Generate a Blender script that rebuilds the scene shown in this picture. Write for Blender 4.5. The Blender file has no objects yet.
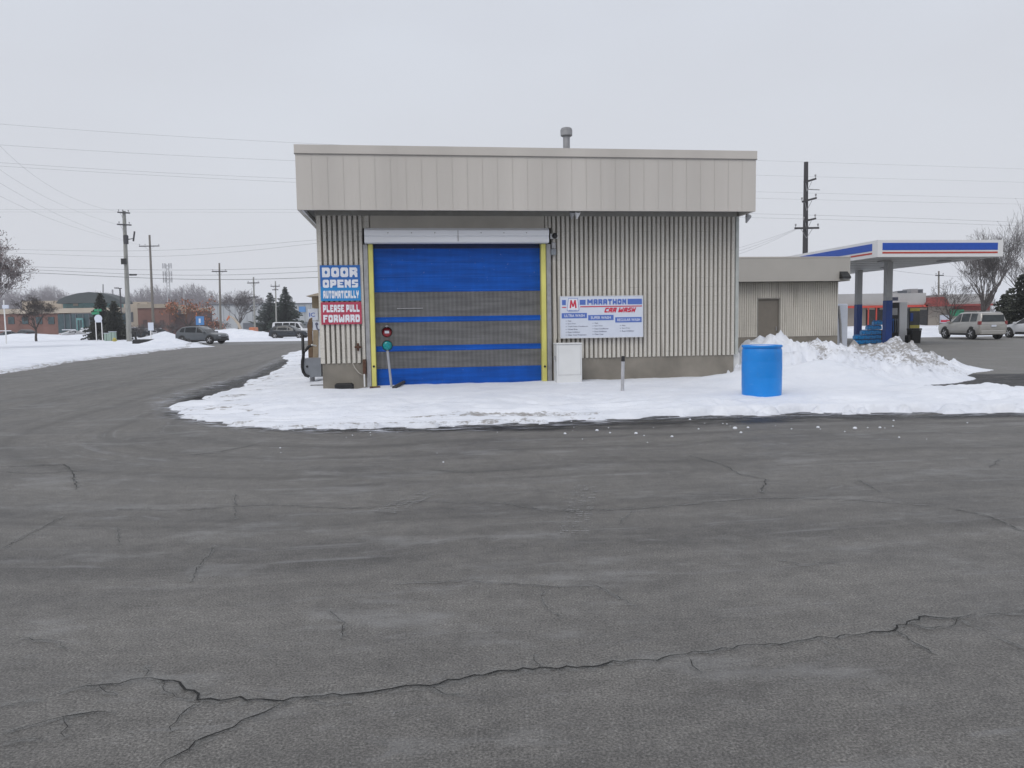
import bpy, math, random
import numpy as np
from mathutils import Vector, Matrix
random.seed(7); np.random.seed(7)
S = bpy.context.scene; COL = S.collection
R = math.radians; PI = math.pi
# ------------------------------------------------------------------ camera
W, H, F = 1024, 768, 770.0
PITCH, ROLL, EYE = math.atan(61/770), 0.0155, 1.5
r0 = Vector((1,0,0)); u0 = Vector((0, math.sin(PITCH), math.cos(PITCH))); fw = Vector((0, math.cos(PITCH), -math.sin(PITCH)))
cr = r0*math.cos(ROLL) - u0*math.sin(ROLL); cu = u0*math.cos(ROLL) + r0*math.sin(ROLL)
CP = Vector((0,0,EYE))
cam = bpy.data.cameras.new('camera'); camo = bpy.data.objects.new('camera', cam); COL.objects.link(camo)
cam.sensor_width = 36; cam.lens = F/W*36; cam.clip_end = 5000; cam.clip_start = 0.05
M4 = Matrix((cr, cu, -fw)).transposed().to_4x4(); M4.translation = CP
camo.matrix_world = M4; S.camera = camo
def ray(px, py): return fw*F + cr*(px-W/2) + cu*(H/2-py)
def at(px, py, Y):
    d = ray(px, py); return CP + d*(Y/d.y)
def gnd(px, py, z=0.0):
    d = ray(px, py); return CP + d*((z-EYE)/d.z)
# ------------------------------------------------------------------ world: overcast sky
SUN_EL, SUN_AZ = R(48), R(205)       # sun behind the camera, veiled
w = bpy.data.worlds.new('World'); S.world = w; w.use_nodes = True
nt = w.node_tree; N = nt.nodes; L = nt.links; N.clear()
out = N.new('ShaderNodeOutputWorld'); bg = N.new('ShaderNodeBackground'); bg.inputs[1].default_value = 0.1
sky = N.new('ShaderNodeTexSky'); sky.sky_type = 'NISHITA'; sky.sun_disc = False
sky.sun_elevation = SUN_EL; sky.sun_rotation = SUN_AZ; sky.air_density = 1.0; sky.dust_density = 6.0; sky.ozone_density = 1.0
tc = N.new('ShaderNodeTexCoord'); mp = N.new('ShaderNodeMapping'); mp.inputs['Scale'].default_value = (1.2,1.2,3.0)
nz = N.new('ShaderNodeTexNoise'); nz.inputs['Scale'].default_value = 1.6; nz.inputs['Detail'].default_value = 3
L.new(tc.outputs['Generated'], mp.inputs[0]); L.new(mp.outputs[0], nz.inputs['Vector'])
cl = N.new('ShaderNodeValToRGB'); cl.color_ramp.elements[0].position = .3; cl.color_ramp.elements[1].position = .75
cl.color_ramp.elements[0].color = (6.0,6.25,6.85,1); cl.color_ramp.elements[1].color = (6.55,6.95,7.65,1)
L.new(nz.outputs[0], cl.inputs[0])
# cloud deck: a touch greyer close to the horizon
sx = N.new('ShaderNodeSeparateXYZ'); L.new(tc.outputs['Generated'], sx.inputs[0])
mr = N.new('ShaderNodeMapRange'); mr.inputs[1].default_value = 0.0; mr.inputs[2].default_value = .35; L.new(sx.outputs['Z'], mr.inputs[0])
hz = N.new('ShaderNodeMixRGB'); hz.inputs[1].default_value = (6.2,6.3,6.6,1); L.new(mr.outputs[0], hz.inputs[0]); L.new(cl.outputs[0], hz.inputs[2])
mx = N.new('ShaderNodeMixRGB'); mx.inputs[0].default_value = .975; L.new(sky.outputs[0], mx.inputs[1]); L.new(hz.outputs[0], mx.inputs[2])
L.new(mx.outputs[0], bg.inputs[0]); L.new(bg.outputs[0], out.inputs[0])
sl = bpy.data.lights.new('sun', 'SUN'); sl.energy = 1.15; sl.angle = R(35); sl.color = (1,.97,.93)
so = bpy.data.objects.new('sun', sl); COL.objects.link(so)
sd = Vector((math.sin(SUN_AZ)*math.cos(SUN_EL), math.cos(SUN_AZ)*math.cos(SUN_EL), math.sin(SUN_EL)))
so.rotation_euler = sd.to_track_quat('Z','Y').to_euler(); so.location = (0,-10,30)
S.view_settings.view_transform = 'Standard'; S.view_settings.look = 'None'; S.view_settings.exposure = 0.1; S.view_settings.gamma = 1
S.cycles.max_bounces = 6; S.cycles.transparent_max_bounces = 8
# ------------------------------------------------------------------ materials
def s2l(c): return tuple((x/12.92 if x <= .04045 else ((x+.055)/1.055)**2.4) for x in c)
class NT:
    def __init__(s, name):
        s.m = bpy.data.materials.new(name); s.m.use_nodes = True; s.n = s.m.node_tree.nodes; s.l = s.m.node_tree.links
        s.b = s.n['Principled BSDF']; s.o = s.n['Material Output']
    def new(s, t, **k):
        x = s.n.new('ShaderNode'+t)
        for a, v in k.items(): setattr(x, a, v)
        return x
    def pos(s):
        return s.new('NewGeometry').outputs['Position']
    def noise(s, vec, scale, detail=4, rough=.55, dist=0):
        x = s.new('TexNoise'); x.inputs['Scale'].default_value = scale; x.inputs['Detail'].default_value = detail
        x.inputs['Roughness'].default_value = rough; x.inputs['Distortion'].default_value = dist
        if vec is not None: s.l.new(vec, x.inputs['Vector'])
        return x.outputs[0]
    def ramp(s, fac, stops):
        x = s.new('ValToRGB'); e = x.color_ramp.elements
        while len(e) < len(stops): e.new(.5)
        for q, (p, c) in zip(e, stops):
            q.position = p; q.color = (c, c, c, 1) if not hasattr(c, '__len__') else (*c[:3], 1)
        s.l.new(fac, x.inputs[0]); return x.outputs[0]
    def mix(s, fac, a, b, bt='MIX'):
        x = s.new('MixRGB', blend_type=bt)
        for i, v in zip((0,1,2), (fac, a, b)):
            if isinstance(v, (int, float)) and i == 0: x.inputs[0].default_value = v
            elif hasattr(v, 'is_linked'): s.l.new(v, x.inputs[i])
            else: x.inputs[i].default_value = (*v[:3], 1) if hasattr(v, '__len__') else (v, v, v, 1)
        return x.outputs[0]
    def math(s, op, a, b=0.0):
        x = s.new('Math', operation=op)
        for i, v in enumerate((a, b)):
            if hasattr(v, 'is_linked'): s.l.new(v, x.inputs[i])
            else: x.inputs[i].default_value = v
        return x.outputs[0]
    def mapping(s, vec, scale=(1,1,1), loc=(0,0,0), rot=(0,0,0)):
        x = s.new('Mapping'); s.l.new(vec, x.inputs[0]); x.inputs['Scale'].default_value = scale
        x.inputs['Location'].default_value = loc; x.inputs['Rotation'].default_value = rot; return x.outputs[0]
    def bump(s, h, strength, dist):
        x = s.new('Bump'); x.inputs['Strength'].default_value = strength; x.inputs['Distance'].default_value = dist
        s.l.new(h, x.inputs['Height']); s.l.new(x.outputs[0], s.b.inputs['Normal'])
    def col(s, c): s.l.new(c, s.b.inputs['Base Color'])
    def rough(s, r):
        if hasattr(r, 'is_linked'): s.l.new(r, s.b.inputs['Roughness'])
        else: s.b.inputs['Roughness'].default_value = r
    def alpha(s, a): s.l.new(a, s.b.inputs['Alpha'])
def mat(name, c, rough=.6, var=.12, scale=6.0, bump=0.0, bscale=40.0, metal=0.0, stretch=(1,1,1), spec=None, coat=0):
    t = NT(name); v = t.new('TexCoord').outputs['Object']; v = t.mapping(v, stretch)
    n = t.noise(v, scale, 5)
    lo = tuple(max(0, x*(1-var)) for x in c); hi = tuple(min(1, x*(1+var)) for x in c)
    t.col(t.ramp(n, [(.3, lo), (.7, hi)])); t.rough(rough); t.b.inputs['Metallic'].default_value = metal
    if bump: t.bump(t.noise(v, bscale, 4), bump, .01)
    if spec is not None: t.b.inputs['Specular IOR Level'].default_value = spec
    if coat: t.b.inputs['Coat Weight'].default_value = coat
    return t.m
M = {}
M['fascia'] = mat('fascia_metal', (.52,.49,.455), .5, .035, .7, stretch=(3,3,.4))
tf = NT('fascia_weathered'); of_ = tf.new('TexCoord').outputs['Object']; fb_ = tf.ramp(tf.noise(tf.mapping(of_, (.9,.9,.3)), .8, 4), [(.3,(.50,.47,.435)),(.7,(.54,.51,.475))])
rn_ = tf.ramp(tf.noise(tf.mapping(of_, (7,7,.35)), 1.0, 6, .6), [(.58,0.0),(.78,.18)]); fb_ = tf.mix(rn_, fb_, (.36,.33,.29)); pn_ = tf.ramp(tf.noise(tf.mapping(of_, (1.1,1.1,.02)), 1.0, 1), [(.35,.94),(.65,1.05)])
tf.col(tf.mix(1.0, fb_, pn_, 'MULTIPLY')); tf.rough(.5); tf.bump(tf.noise(tf.mapping(of_, (2.2,2.2,.5)), 1.0, 2), .25, .03); M['fascia'] = tf.m
M['fascia_seam'] = mat('fascia_seam_dark', (.22,.21,.20), .6, .05)
M['lintel'] = mat('beige_render', (.50,.47,.42), .8, .08, 2, .2)
M['plinth'] = mat('plinth_block', (.225,.205,.175), .9, .22, 1.6, .5, 60)
M['soffit'] = mat('soffit_dark', (.12,.12,.115), .8, .2, 5)
M['black'] = mat('black_plastic', (.012,.012,.013), .5, .3)
M['rubber'] = mat('tyre_rubber', (.02,.02,.021), .85, .2)
M['roof'] = mat('roof_membrane', (.25,.25,.25), .9, .2)
M['white_metal'] = mat('white_metal', (.62,.63,.66), .4, .05, 2)
M['header'] = mat('header_metal', (.66,.67,.70), .45, .07, 1.5, stretch=(.3,1,6))
M['galv'] = mat('galvanised', (.33,.33,.34), .45, .15, 8, metal=.3)
M['grey'] = mat('grey_paint', (.20,.215,.24), .45, .1, 5)
M['yellow'] = mat('yellow_guide', (.62,.58,.16), .55, .14, 3, stretch=(1,1,.5))
M['rust'] = mat('rust', (.09,.045,.03), .9, .4, 20)
M['wood_pole'] = mat('pole_wood', (.17,.155,.135), .9, .2, 3, .3, 30, stretch=(6,6,.5))
M['pole_dark'] = mat('pole_wood_dark', (.055,.053,.058), .9, .2, 3, .3, 30, stretch=(6,6,.5))
M['concrete_pole'] = mat('pole_pale', (.27,.27,.25), .85, .2, 3, stretch=(4,4,.4))
M['wire'] = mat('wire', (.10,.10,.11), .6, .05)
M['white'] = mat('white_paint', (.72,.72,.72), .45, .04)
M['board'] = mat('white_board', (.68,.685,.68), .5, .06, 2)
M['sign_white'] = mat('sign_white', (.62,.66,.75), .35, .03)
M['sign_blue'] = mat('sign_blue', (.02,.13,.42), .4, .08, 3)
M['sign_lblue'] = mat('sign_light_blue', (.02,.23,.55), .4, .08, 3)
M['band_blue'] = mat('band_blue', (.085,.16,.48), .4, .06)
M['sign_red'] = mat('sign_red', (.42,.045,.09), .45, .12, 3)
M['letter'] = mat('letter_white', (.72,.74,.80), .4, .06, 9)
M['letter_red'] = mat('letter_red', (.55,.02,.06), .4, .05)
M['letter_grey'] = mat('letter_grey', (.12,.13,.20), .5, .05)
M['canopy_white'] = mat('canopy_white', (.74,.74,.75), .45, .04, .6)
M['canopy_soffit'] = mat('canopy_soffit', (.72,.73,.73), .5, .06, .6)
M['canopy_blue'] = mat('canopy_blue', (.008,.075,.44), .45, .06)
M['column_grey'] = mat('column_grey', (.40,.41,.42), .5, .06)
M['col_blue'] = mat('column_blue', (.004,.045,.24), .45, .1)
M['red'] = mat('red_paint', (.48,.05,.03), .5, .1)
M['dull_red'] = mat('dull_red', (.23,.045,.04), .7, .2)
M['glass_dark'] = mat('dark_glass', (.02,.022,.025), .12, .3, 2)
M['teal'] = mat('teal_glass', (.12,.27,.27), .25, .2, 2)
M['teal_dark'] = mat('teal_dark_glass', (.03,.06,.07), .2, .4, .5)
M['tan'] = mat('tan_stucco', (.34,.29,.23), .9, .1, .3)
M['cream'] = mat('cream_stucco', (.44,.38,.31), .9, .08, .3)
M['brick'] = mat('brick_far', (.175,.088,.07), .9, .18, .4)
M['brick_dark'] = mat('brick_far_dark', (.085,.05,.048), .9, .25, .4)
M['dark_roof'] = mat('dark_roof', (.05,.062,.064), .6, .15)
M['warehouse'] = mat('warehouse_metal', (.34,.355,.37), .6, .06, .2)
M['ware_dark'] = mat('warehouse_base', (.09,.10,.12), .6, .2, .2)
M['brown'] = mat('brown_wood', (.14,.09,.055), .85, .3, 6)
M['tan_box'] = mat('tan_box', (.30,.24,.17), .8, .15)
M['green'] = mat('green_sign', (.02,.24,.12), .5, .25, 2)
M['hyd_yellow'] = mat('dull_yellow', (.42,.36,.08), .6, .15)
M['pale_green'] = mat('cabinet_green', (.27,.36,.31), .6, .1)
M['barrel'] = mat('barrel_blue', (.006,.24,.72), .38, .10, 1.2, .06, 30, spec=.45)
tb_ = NT('barrel_scuffed'); ob_ = tb_.new('TexCoord').outputs['Object']; cb0 = tb_.ramp(tb_.noise(ob_, 1.4, 4), [(.3,(.005,.215,.66)),(.7,(.008,.26,.76))])
cb1 = tb_.mix(tb_.ramp(tb_.noise(tb_.mapping(ob_, (6,6,28)), 1.0, 6, .7), [(.62,0.0),(.74,.35)]), cb0, (.20,.42,.72)); cb2 = tb_.mix(tb_.ramp(tb_.noise(tb_.mapping(ob_, (3,3,1.2)), 1.6, 6, .65), [(.56,0.0),(.76,.30)]), cb1, (.10,.17,.27))
tb_.col(cb2); tb_.rough(tb_.ramp(tb_.noise(ob_, 9, 4), [(.3,.32),(.7,.55)])); tb_.bump(tb_.noise(tb_.mapping(ob_, (2,2,5)), 2.0, 3), .12, .02); M['barrel'] = tb_.m
M['bright_blue'] = mat('jug_blue', (.01,.22,.55), .25, .5, 9)
M['far_blue'] = mat('far_blue', (.06,.20,.45), .5, .1)
M['lamp_red'] = mat('lens_red', (.28,.02,.03), .2, .1)
M['lamp_green'] = mat('lens_teal', (.0,.22,.24), .15, .25, 30)
M['chrome'] = mat('wheel_alloy', (.45,.45,.46), .3, .1, metal=.6)
M['orange'] = mat('orange_paint', (.50,.17,.08), .5, .1)
def car_paint(name, c, metal=.3):
    t = NT(name); t.col(t.ramp(t.noise(t.new('TexCoord').outputs['Object'], 1.5, 3), [(.35, tuple(x*.88 for x in c)), (.65, c)]))
    t.rough(.32); t.b.inputs['Metallic'].default_value = metal; t.b.inputs['Coat Weight'].default_value = .5; return t.m
M['car_grey'] = car_paint('paint_grey', (.085,.095,.105)); M['car_silver'] = car_paint('paint_silver', (.40,.39,.37))
M['car_white'] = car_paint('paint_white', (.62,.63,.66), 0); M['car_black'] = car_paint('paint_black', (.018,.024,.032)); M['car_red'] = car_paint('paint_maroon', (.10,.03,.03))
M['car_glass'] = mat('car_glass', (.008,.010,.012), .12, .2)
M['car_glass_light'] = mat('car_glass_light', (.035,.045,.05), .1, .3, 3)
M['tail'] = mat('tail_lamp', (.24,.04,.04), .25, .1); M['head'] = mat('head_lamp', (.5,.52,.55), .15, .1)
# ribbed split-face block: faint course joints, pores, blotches, soot in patches
def ribbed(name, c, course=.2032):
    t = NT(name); o = t.new('TexCoord').outputs['Object']
    n1 = t.noise(t.mapping(o, (1,1,.35)), .9, 5); n2 = t.noise(o, 38, 4)
    base = t.ramp(n1, [(.3, tuple(x*.84 for x in c)), (.7, tuple(x*1.08 for x in c))])
    base = t.mix(.5, base, t.ramp(n2, [(.3, .55), (.65, 1.0)]), 'MULTIPLY')
    sx = t.new('SeparateXYZ'); t.l.new(o, sx.inputs[0])
    fr = t.math('FRACT', t.math('DIVIDE', sx.outputs['Z'], course))
    ln = t.math('LESS_THAN', fr, .055)
    wob = t.ramp(t.noise(o, 3.0, 3), [(.46, 0.0), (.66, .5)])
    base = t.mix(t.math('MULTIPLY', ln, wob), base, tuple(x*.45 for x in c))
    # rust and drip stains low on the wall
    st = t.ramp(t.noise(t.mapping(o, (5,5,.5)), 1.0, 5), [(.58, 0.0), (.75, .45)])
    base = t.mix(st, base, (.13,.10,.075)); t.col(base); t.rough(.92); t.bump(n2, .7, .012); return t.m
M['rib'] = ribbed('ribbed_block', (.64,.61,.555))
M['rib2'] = ribbed('ribbed_block_store', (.70,.67,.61))
# roll-up door skins
def vinyl(name, c, rough, seam=.0):
    t = NT(name); o = t.new('TexCoord').outputs['Object']
    n = t.noise(t.mapping(o, (.8,1,7)), 1.3, 5); n2 = t.noise(t.mapping(o, (9,1,.8)), 1.0, 3)
    b = t.ramp(n, [(.3, tuple(x*.72 for x in c)), (.72, tuple(x*1.2 for x in c))]); b = t.mix(.35, b, t.ramp(n2, [(.3,.6),(.7,1.0)]), 'MULTIPLY')
    sp = t.ramp(t.noise(o, 14, 3), [(.70, 0.0), (.78, .35)]); b = t.mix(sp, b, (.35,.36,.40))
    t.col(b); t.rough(rough); t.bump(t.noise(t.mapping(o, (.5,1,16)), 1.5, 3), .35, .02); return t
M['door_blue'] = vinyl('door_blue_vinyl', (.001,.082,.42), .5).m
M['door_blue_shaded'] = vinyl('door_blue_vinyl_shaded', (.003,.018,.085), .45).m  # darker copy of the door blue: header shade painted into the top band
M['door_blue'].node_tree.nodes['Principled BSDF'].inputs['Specular IOR Level'].default_value = .25
tv = vinyl('door_clear_vinyl', (.165,.163,.165), .22)
wv = tv.new('TexWave', wave_type='BANDS', bands_direction='X'); wv.inputs['Scale'].default_value = 3.2; wv.inputs['Distortion'].default_value = 1.2; tv.l.new(tv.new('TexCoord').outputs['Object'], wv.inputs['Vector'])
src_ = tv.b.inputs['Base Color'].links[0].from_socket; tv.col(tv.mix(.35, src_, tv.ramp(wv.outputs['Color'], [(.1,.72),(.9,1.25)]), 'MULTIPLY'))
tv.b.inputs['Alpha'].default_value = .84; M['door_clear'] = tv.m
# snow
def snow(name, dirty=.0, spread=(.53,.61)):
    t = NT(name); p = t.pos()
    n = t.noise(p, 1.3, 6, .6); n2 = t.noise(p, 9, 6, .65)
    b = t.ramp(n, [(.3, (.70,.73,.80)), (.7, (.82,.84,.89))])
    if dirty:
        a = t.new('Attribute'); a.attribute_name = 'dirt'
        d = t.math('ADD', t.math('MULTIPLY', t.noise(t.mapping(p, (1,1,1.6)), 2.0, 6, .7), .38), t.math('MULTIPLY', t.noise(t.mapping(p, (1,1,2.2)), 8.5, 6, .8), .62))
        sh = t.math('ADD', d, t.math('MULTIPLY', t.math('SUBTRACT', a.outputs['Fac'], .5), .55))
        k = t.ramp(sh, [(spread[0], 0.0), (spread[1], .82)])
        b = t.mix(k, b, t.mix(n2, (.15,.135,.12), (.34,.315,.29)))
    t.col(b); t.rough(.7); t.b.inputs['Specular IOR Level'].default_value = .25
    t.b.inputs['Subsurface Weight'].default_value = 0
    h = t.mix(.5, n2, t.noise(p, 34, 5, .7)); t.bump(h, .55, .05); return t.m
M['snow'] = snow('snow_near', 1.0); M['snow_far'] = snow('snow_far', 0)
# asphalt : aggregate, blotches, polished tyre arcs, dried salt
def asphalt(name, dark, light, arcs=True, C=(-2.3,12.6), rot=R(9)):
    t = NT(name); p = t.pos()
    q = t.mapping(p, loc=(-C[0],-C[1],0)); q = t.mapping(q, rot=(0,0,-rot))
    mn = t.new('VectorMath', operation='MINIMUM'); t.l.new(q, mn.inputs[0]); mn.inputs[1].default_value = (0,0,0)
    fl = t.mapping(mn.outputs[0], (1,1,0)); ln = t.new('VectorMath', operation='LENGTH'); t.l.new(fl, ln.inputs[0]); d = ln.outputs['Value']
    wob = t.noise(p, .35, 3); dd = t.math('ADD', d, t.math('MULTIPLY', wob, .9))
    cx = t.new('CombineXYZ'); t.l.new(dd, cx.inputs[0]); t.l.new(t.math('MULTIPLY', wob, 1.4), cx.inputs[1])
    st = t.noise(cx.outputs[0], 2.6, 6, .68); st2 = t.noise(cx.outputs[0], .55, 3)
    ag = t.noise(p, 95, 3, .7); ag2 = t.noise(p, 330, 2, .6); bl = t.noise(p, .9, 6, .6); bl2 = t.noise(p, 6.5, 5, .65)
    k = t.math('ADD', t.math('MULTIPLY', st, .42), t.math('MULTIPLY', st2, .28)); k = t.math('ADD', k, t.math('MULTIPLY', bl, .30)); k = t.math('ADD', k, t.math('MULTIPLY', t.math('SUBTRACT', bl2, .5), .34))
    b = t.ramp(k, [(.32, dark), (.64, light)])
    b = t.mix(.85, b, t.ramp(ag, [(.33, .30), (.5, .95), (.68, 1.9)]), 'MULTIPLY')
    b = t.mix(.55, b, t.ramp(ag2, [(.3, .6), (.7, 1.35)]), 'MULTIPLY')
    # oily dark wheel lanes following the turn
    for r_, w_ in ((1.2,.16), (2.0,.10), (3.1,.2), (3.9,.12), (5.05,.2), (6.9,.14)):
        a = t.math('ABSOLUTE', t.math('SUBTRACT', dd, r_+.45)); lane = t.math('MULTIPLY', t.ramp(a, [(0, 1.0), (w_, 0.0)]), t.ramp(st, [(.40, .0), (.62, .52)]))
        b = t.mix(lane, b, tuple(x*.5 for x in dark))
    gr = t.ramp(t.noise(p, 24, 4, .7), [(.32, .72), (.5, 1.0), (.70, 1.38)]); b = t.mix(.42, b, gr, 'MULTIPLY')
    salt = t.ramp(t.noise(t.mapping(p, (1,2.2,1)), .8, 7, .72), [(.54, 0.0), (.66, .42)]); b = t.mix(salt, b, (.26,.26,.26))
    sm = t.ramp(t.noise(cx.outputs[0], 7.0, 6, .75), [(.56, 0.0), (.68, .50)]); b = t.mix(sm, b, (.24,.24,.245))
    spk = t.ramp(t.noise(p, 60, 2, .5), [(.70, 0.0), (.73, .7)]); b = t.mix(spk, b, (.30,.30,.30))
    t.col(b); t.rough(t.ramp(bl, [(.3, .62), (.7, .80)])); t.b.inputs['Specular IOR Level'].default_value = .55
    t.bump(t.mix(.5, ag, ag2), .55, .006); return t.m
M['asphalt'] = asphalt('asphalt', (.068,.065,.062), (.176,.168,.157))
M['asphalt_lot'] = asphalt('asphalt_lot', (.125,.12,.112), (.20,.192,.178))
M['road'] = asphalt('street', (.12,.12,.12), (.2,.2,.2))
def patchy(name, c, scale, lo, hi, rough=.3, stretch=(1,1,1), amax=.8, spec=.5):
    t = NT(name); p = t.pos(); e = t.new('Attribute'); e.attribute_name = 'edge'
    n = t.noise(t.mapping(p, stretch), scale, 7, .68)
    a = t.math('MULTIPLY', t.ramp(n, [(lo, 0.0), (hi, amax)]), e.outputs['Fac'])
    t.col(t.mix(t.noise(p, 70, 3), tuple(x*.7 for x in c), tuple(x*1.3 for x in c))); t.rough(rough); t.alpha(a)
    t.b.inputs['Specular IOR Level'].default_value = spec
    return t.m
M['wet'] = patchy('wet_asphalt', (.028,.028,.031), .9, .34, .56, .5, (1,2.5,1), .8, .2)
M['slush'] = patchy('slush_streaks', (.62,.64,.70), 2.4, .50, .66, .8, (.8,2.6,1), .85, .2)
M['crack'] = mat('crack_dark', (.012,.012,.012), .95, .3)
M['crack_edge'] = patchy('crack_worn_edge', (.25,.25,.245), 14, .40, .62, .9, (1,1,1), .75, .2)
M['tread'] = patchy('dried_tread_print', (.30,.30,.30), 14, .42, .6, .9, (1,1,1), .5, .2)
# vegetation
M['bark'] = mat('bark', (.06,.05,.046), .95, .25, 6); M['bark_far'] = mat('bark_far', (.095,.085,.085), .95, .2, 6)
M['bark_grey'] = mat('bark_grey', (.10,.09,.088), .95, .2, 6)
M['bark_snow'] = mat('twig_snowy', (.22,.20,.20), .9, .8, 3)
M['leaf_red'] = mat('leaf_dull_red', (.17,.12,.115), .9, .6, 2); M['leaf_brown'] = mat('leaf_brown', (.15,.07,.04), .9, .4, 2)
M['needle'] = mat('needles', (.028,.042,.032), .9, .5, 3); M['needle_blue'] = mat('needles_grey', (.07,.085,.078), .9, .5, 3)
M['needle_dark'] = mat('needles_dark', (.034,.038,.028), .95, .5, 3)
# ------------------------------------------------------------------ mesh helpers
class MB:
    def __init__(s): s.v = []; s.f = []; s.mi = []; s.cur = 0; s.T = None
    def m(s, i): s.cur = i; return s
    def add(s, vs, fs):
        k = len(s.v)
        s.v += [tuple(v) for v in (vs if s.T is None else [s.T @ Vector(v) for v in vs])]
        for f in fs: s.f.append([k+i for i in f]); s.mi.append(s.cur)
        return s
    def box(s, x0, x1, y0, y1, z0, z1):
        return s.add([(x,y,z) for z in (z0,z1) for y in (y0,y1) for x in (x0,x1)],
            [(0,2,3,1),(4,5,7,6),(0,1,5,4),(2,6,7,3),(0,4,6,2),(1,3,7,5)])
    def rbox(s, x0, x1, y0, y1, z0, z1, b):           # box with chamfered vertical and top edges
        pl = [(x0+b,y0),(x1-b,y0),(x1,y0+b),(x1,y1-b),(x1-b,y1),(x0+b,y1),(x0,y1-b),(x0,y0+b)]
        cx, cy = (x0+x1)/2, (y0+y1)/2
        def ins(p, d): return (p[0]+(d if p[0] < cx else -d), p[1]+(d if p[1] < cy else -d))
        rings = [[(*p, z0) for p in pl], [(*p, z1-b) for p in pl], [(*ins(p, b), z1) for p in pl]]
        return s.loft(rings, True, True)
    def loft(s, rings, cap0=False, cap1=False, closed=True):
        n = len(rings[0]); vs = [v for r in rings for v in r]; fs = []
        for k in range(len(rings)-1):
            for i in range(n if closed else n-1):
                j = (i+1) % n; fs.append((k*n+i, k*n+j, (k+1)*n+j, (k+1)*n+i))
        if cap0: fs.append(tuple(range(n))[::-1])
        if cap1: fs.append(tuple((len(rings)-1)*n+i for i in range(n)))
        return s.add(vs, fs)
    def tube(s, pts, rs, n=8, cap=True):
        pts = [Vector(p) for p in pts]
        if not hasattr(rs, '__len__'): rs = [rs]*len(pts)
        rings = []
        for i, p in enumerate(pts):
            d = (pts[min(i+1,len(pts)-1)] - pts[max(i-1,0)]).normalized()
            a = d.cross(Vector((0,0,1)) if abs(d.z) < .9 else Vector((1,0,0))).normalized(); b = d.cross(a)
            rings.append([p + (a*math.cos(t)+b*math.sin(t))*rs[i] for t in [2*PI*k/n for k in range(n)]])
        return s.loft(rings, cap, cap)
    def lathe(s, prof, n=24, c=(0,0,0), axis='z'):
        rings = []
        for r, z in prof:
            ring = []
            for k in range(n):
                t = 2*PI*k/n; a, b = r*math.cos(t), r*math.sin(t)
                ring.append({'z': (c[0]+a, c[1]+b, c[2]+z), 'y': (c[0]+a, c[1]+z, c[2]+b), 'x': (c[0]+z, c[1]+a, c[2]+b)}[axis])
            rings.append(ring)
        return s.loft(rings, True, True)
    def prism(s, poly, y0, y1):                       # polygon in x,z extruded along y
        n = len(poly); return s.loft([[(x,y0,z) for x,z in poly], [(x,y1,z) for x,z in poly]], True, True)
    def build(s, name, mats, parent=None, loc=None, smooth=False, rot=None):
        me = bpy.data.meshes.new(name); me.from_pydata(s.v, [], s.f)
        for mm in (mats if isinstance(mats, (list,tuple)) else [mats]): me.materials.append(mm)
        me.polygons.foreach_set('material_index', s.mi)
        import bmesh
        if len(s.f) < 60000:
            b = bmesh.new(); b.from_mesh(me); bmesh.ops.recalc_face_normals(b, faces=b.faces); b.to_mesh(me); b.free()
        if smooth:
            me.polygons.foreach_set('use_smooth', [True]*len(me.polygons)); me.set_sharp_from_angle(angle=R(40))
        me.update(); o = bpy.data.objects.new(name, me); COL.objects.link(o)
        if parent: o.parent = parent
        if loc is not None: o.location = loc
        if rot is not None: o.rotation_euler = (0,0,rot)
        return o
def tag(o, label=None, cat=None, group=None, kind=None):
    for k, v in (('label',label),('category',cat),('group',group),('kind',kind)):
        if v: o[k] = v
    return o
def thing(name, label, cat, loc=(0,0,0), rz=0, group=None):
    o = bpy.data.objects.new(name, None); o.empty_display_size = .2; COL.objects.link(o); o.location = loc; o.rotation_euler = (0,0,rz)
    return tag(o, label, cat, group)
def copy_tree(o, parent=None):
    c = o.copy(); COL.objects.link(c)
    if parent: c.parent = parent
    for ch in list(o.children): copy_tree(ch, c)
    return c
def text_mesh(txt, size_w, size_h, bold=0.0, shear=0.0, ext=.002, center=True):
    cu_ = bpy.data.curves.new('t', 'FONT'); cu_.body = txt; cu_.size = 1; cu_.offset = bold; cu_.shear = shear; cu_.resolution_u = 3
    o = bpy.data.objects.new('t', cu_); COL.objects.link(o); bpy.context.view_layer.update()
    me = bpy.data.meshes.new_from_object(o.evaluated_get(bpy.context.evaluated_depsgraph_get()))
    vs = [v.co.copy() for v in me.vertices]; fs = [tuple(p.vertices) for p in me.polygons]
    bpy.data.objects.remove(o); bpy.data.curves.remove(cu_); bpy.data.meshes.remove(me)
    x0 = min(v.x for v in vs); x1 = max(v.x for v in vs); y0 = min(v.y for v in vs); y1 = max(v.y for v in vs)
    sx_, sy_ = size_w/(x1-x0), size_h/(y1-y0)
    return [((v.x-x0)*sx_, (v.y-y0)*sy_) for v in vs], fs
def put_text(mb, txt, x, z, w_, h_, y, bold=0.0, shear=0.0):       # lower-left corner x,z on the plane y
    vs, fs = text_mesh(txt, w_, h_, bold, shear); mb.add([(x+a, y, z+b) for a, b in vs], fs)
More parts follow.
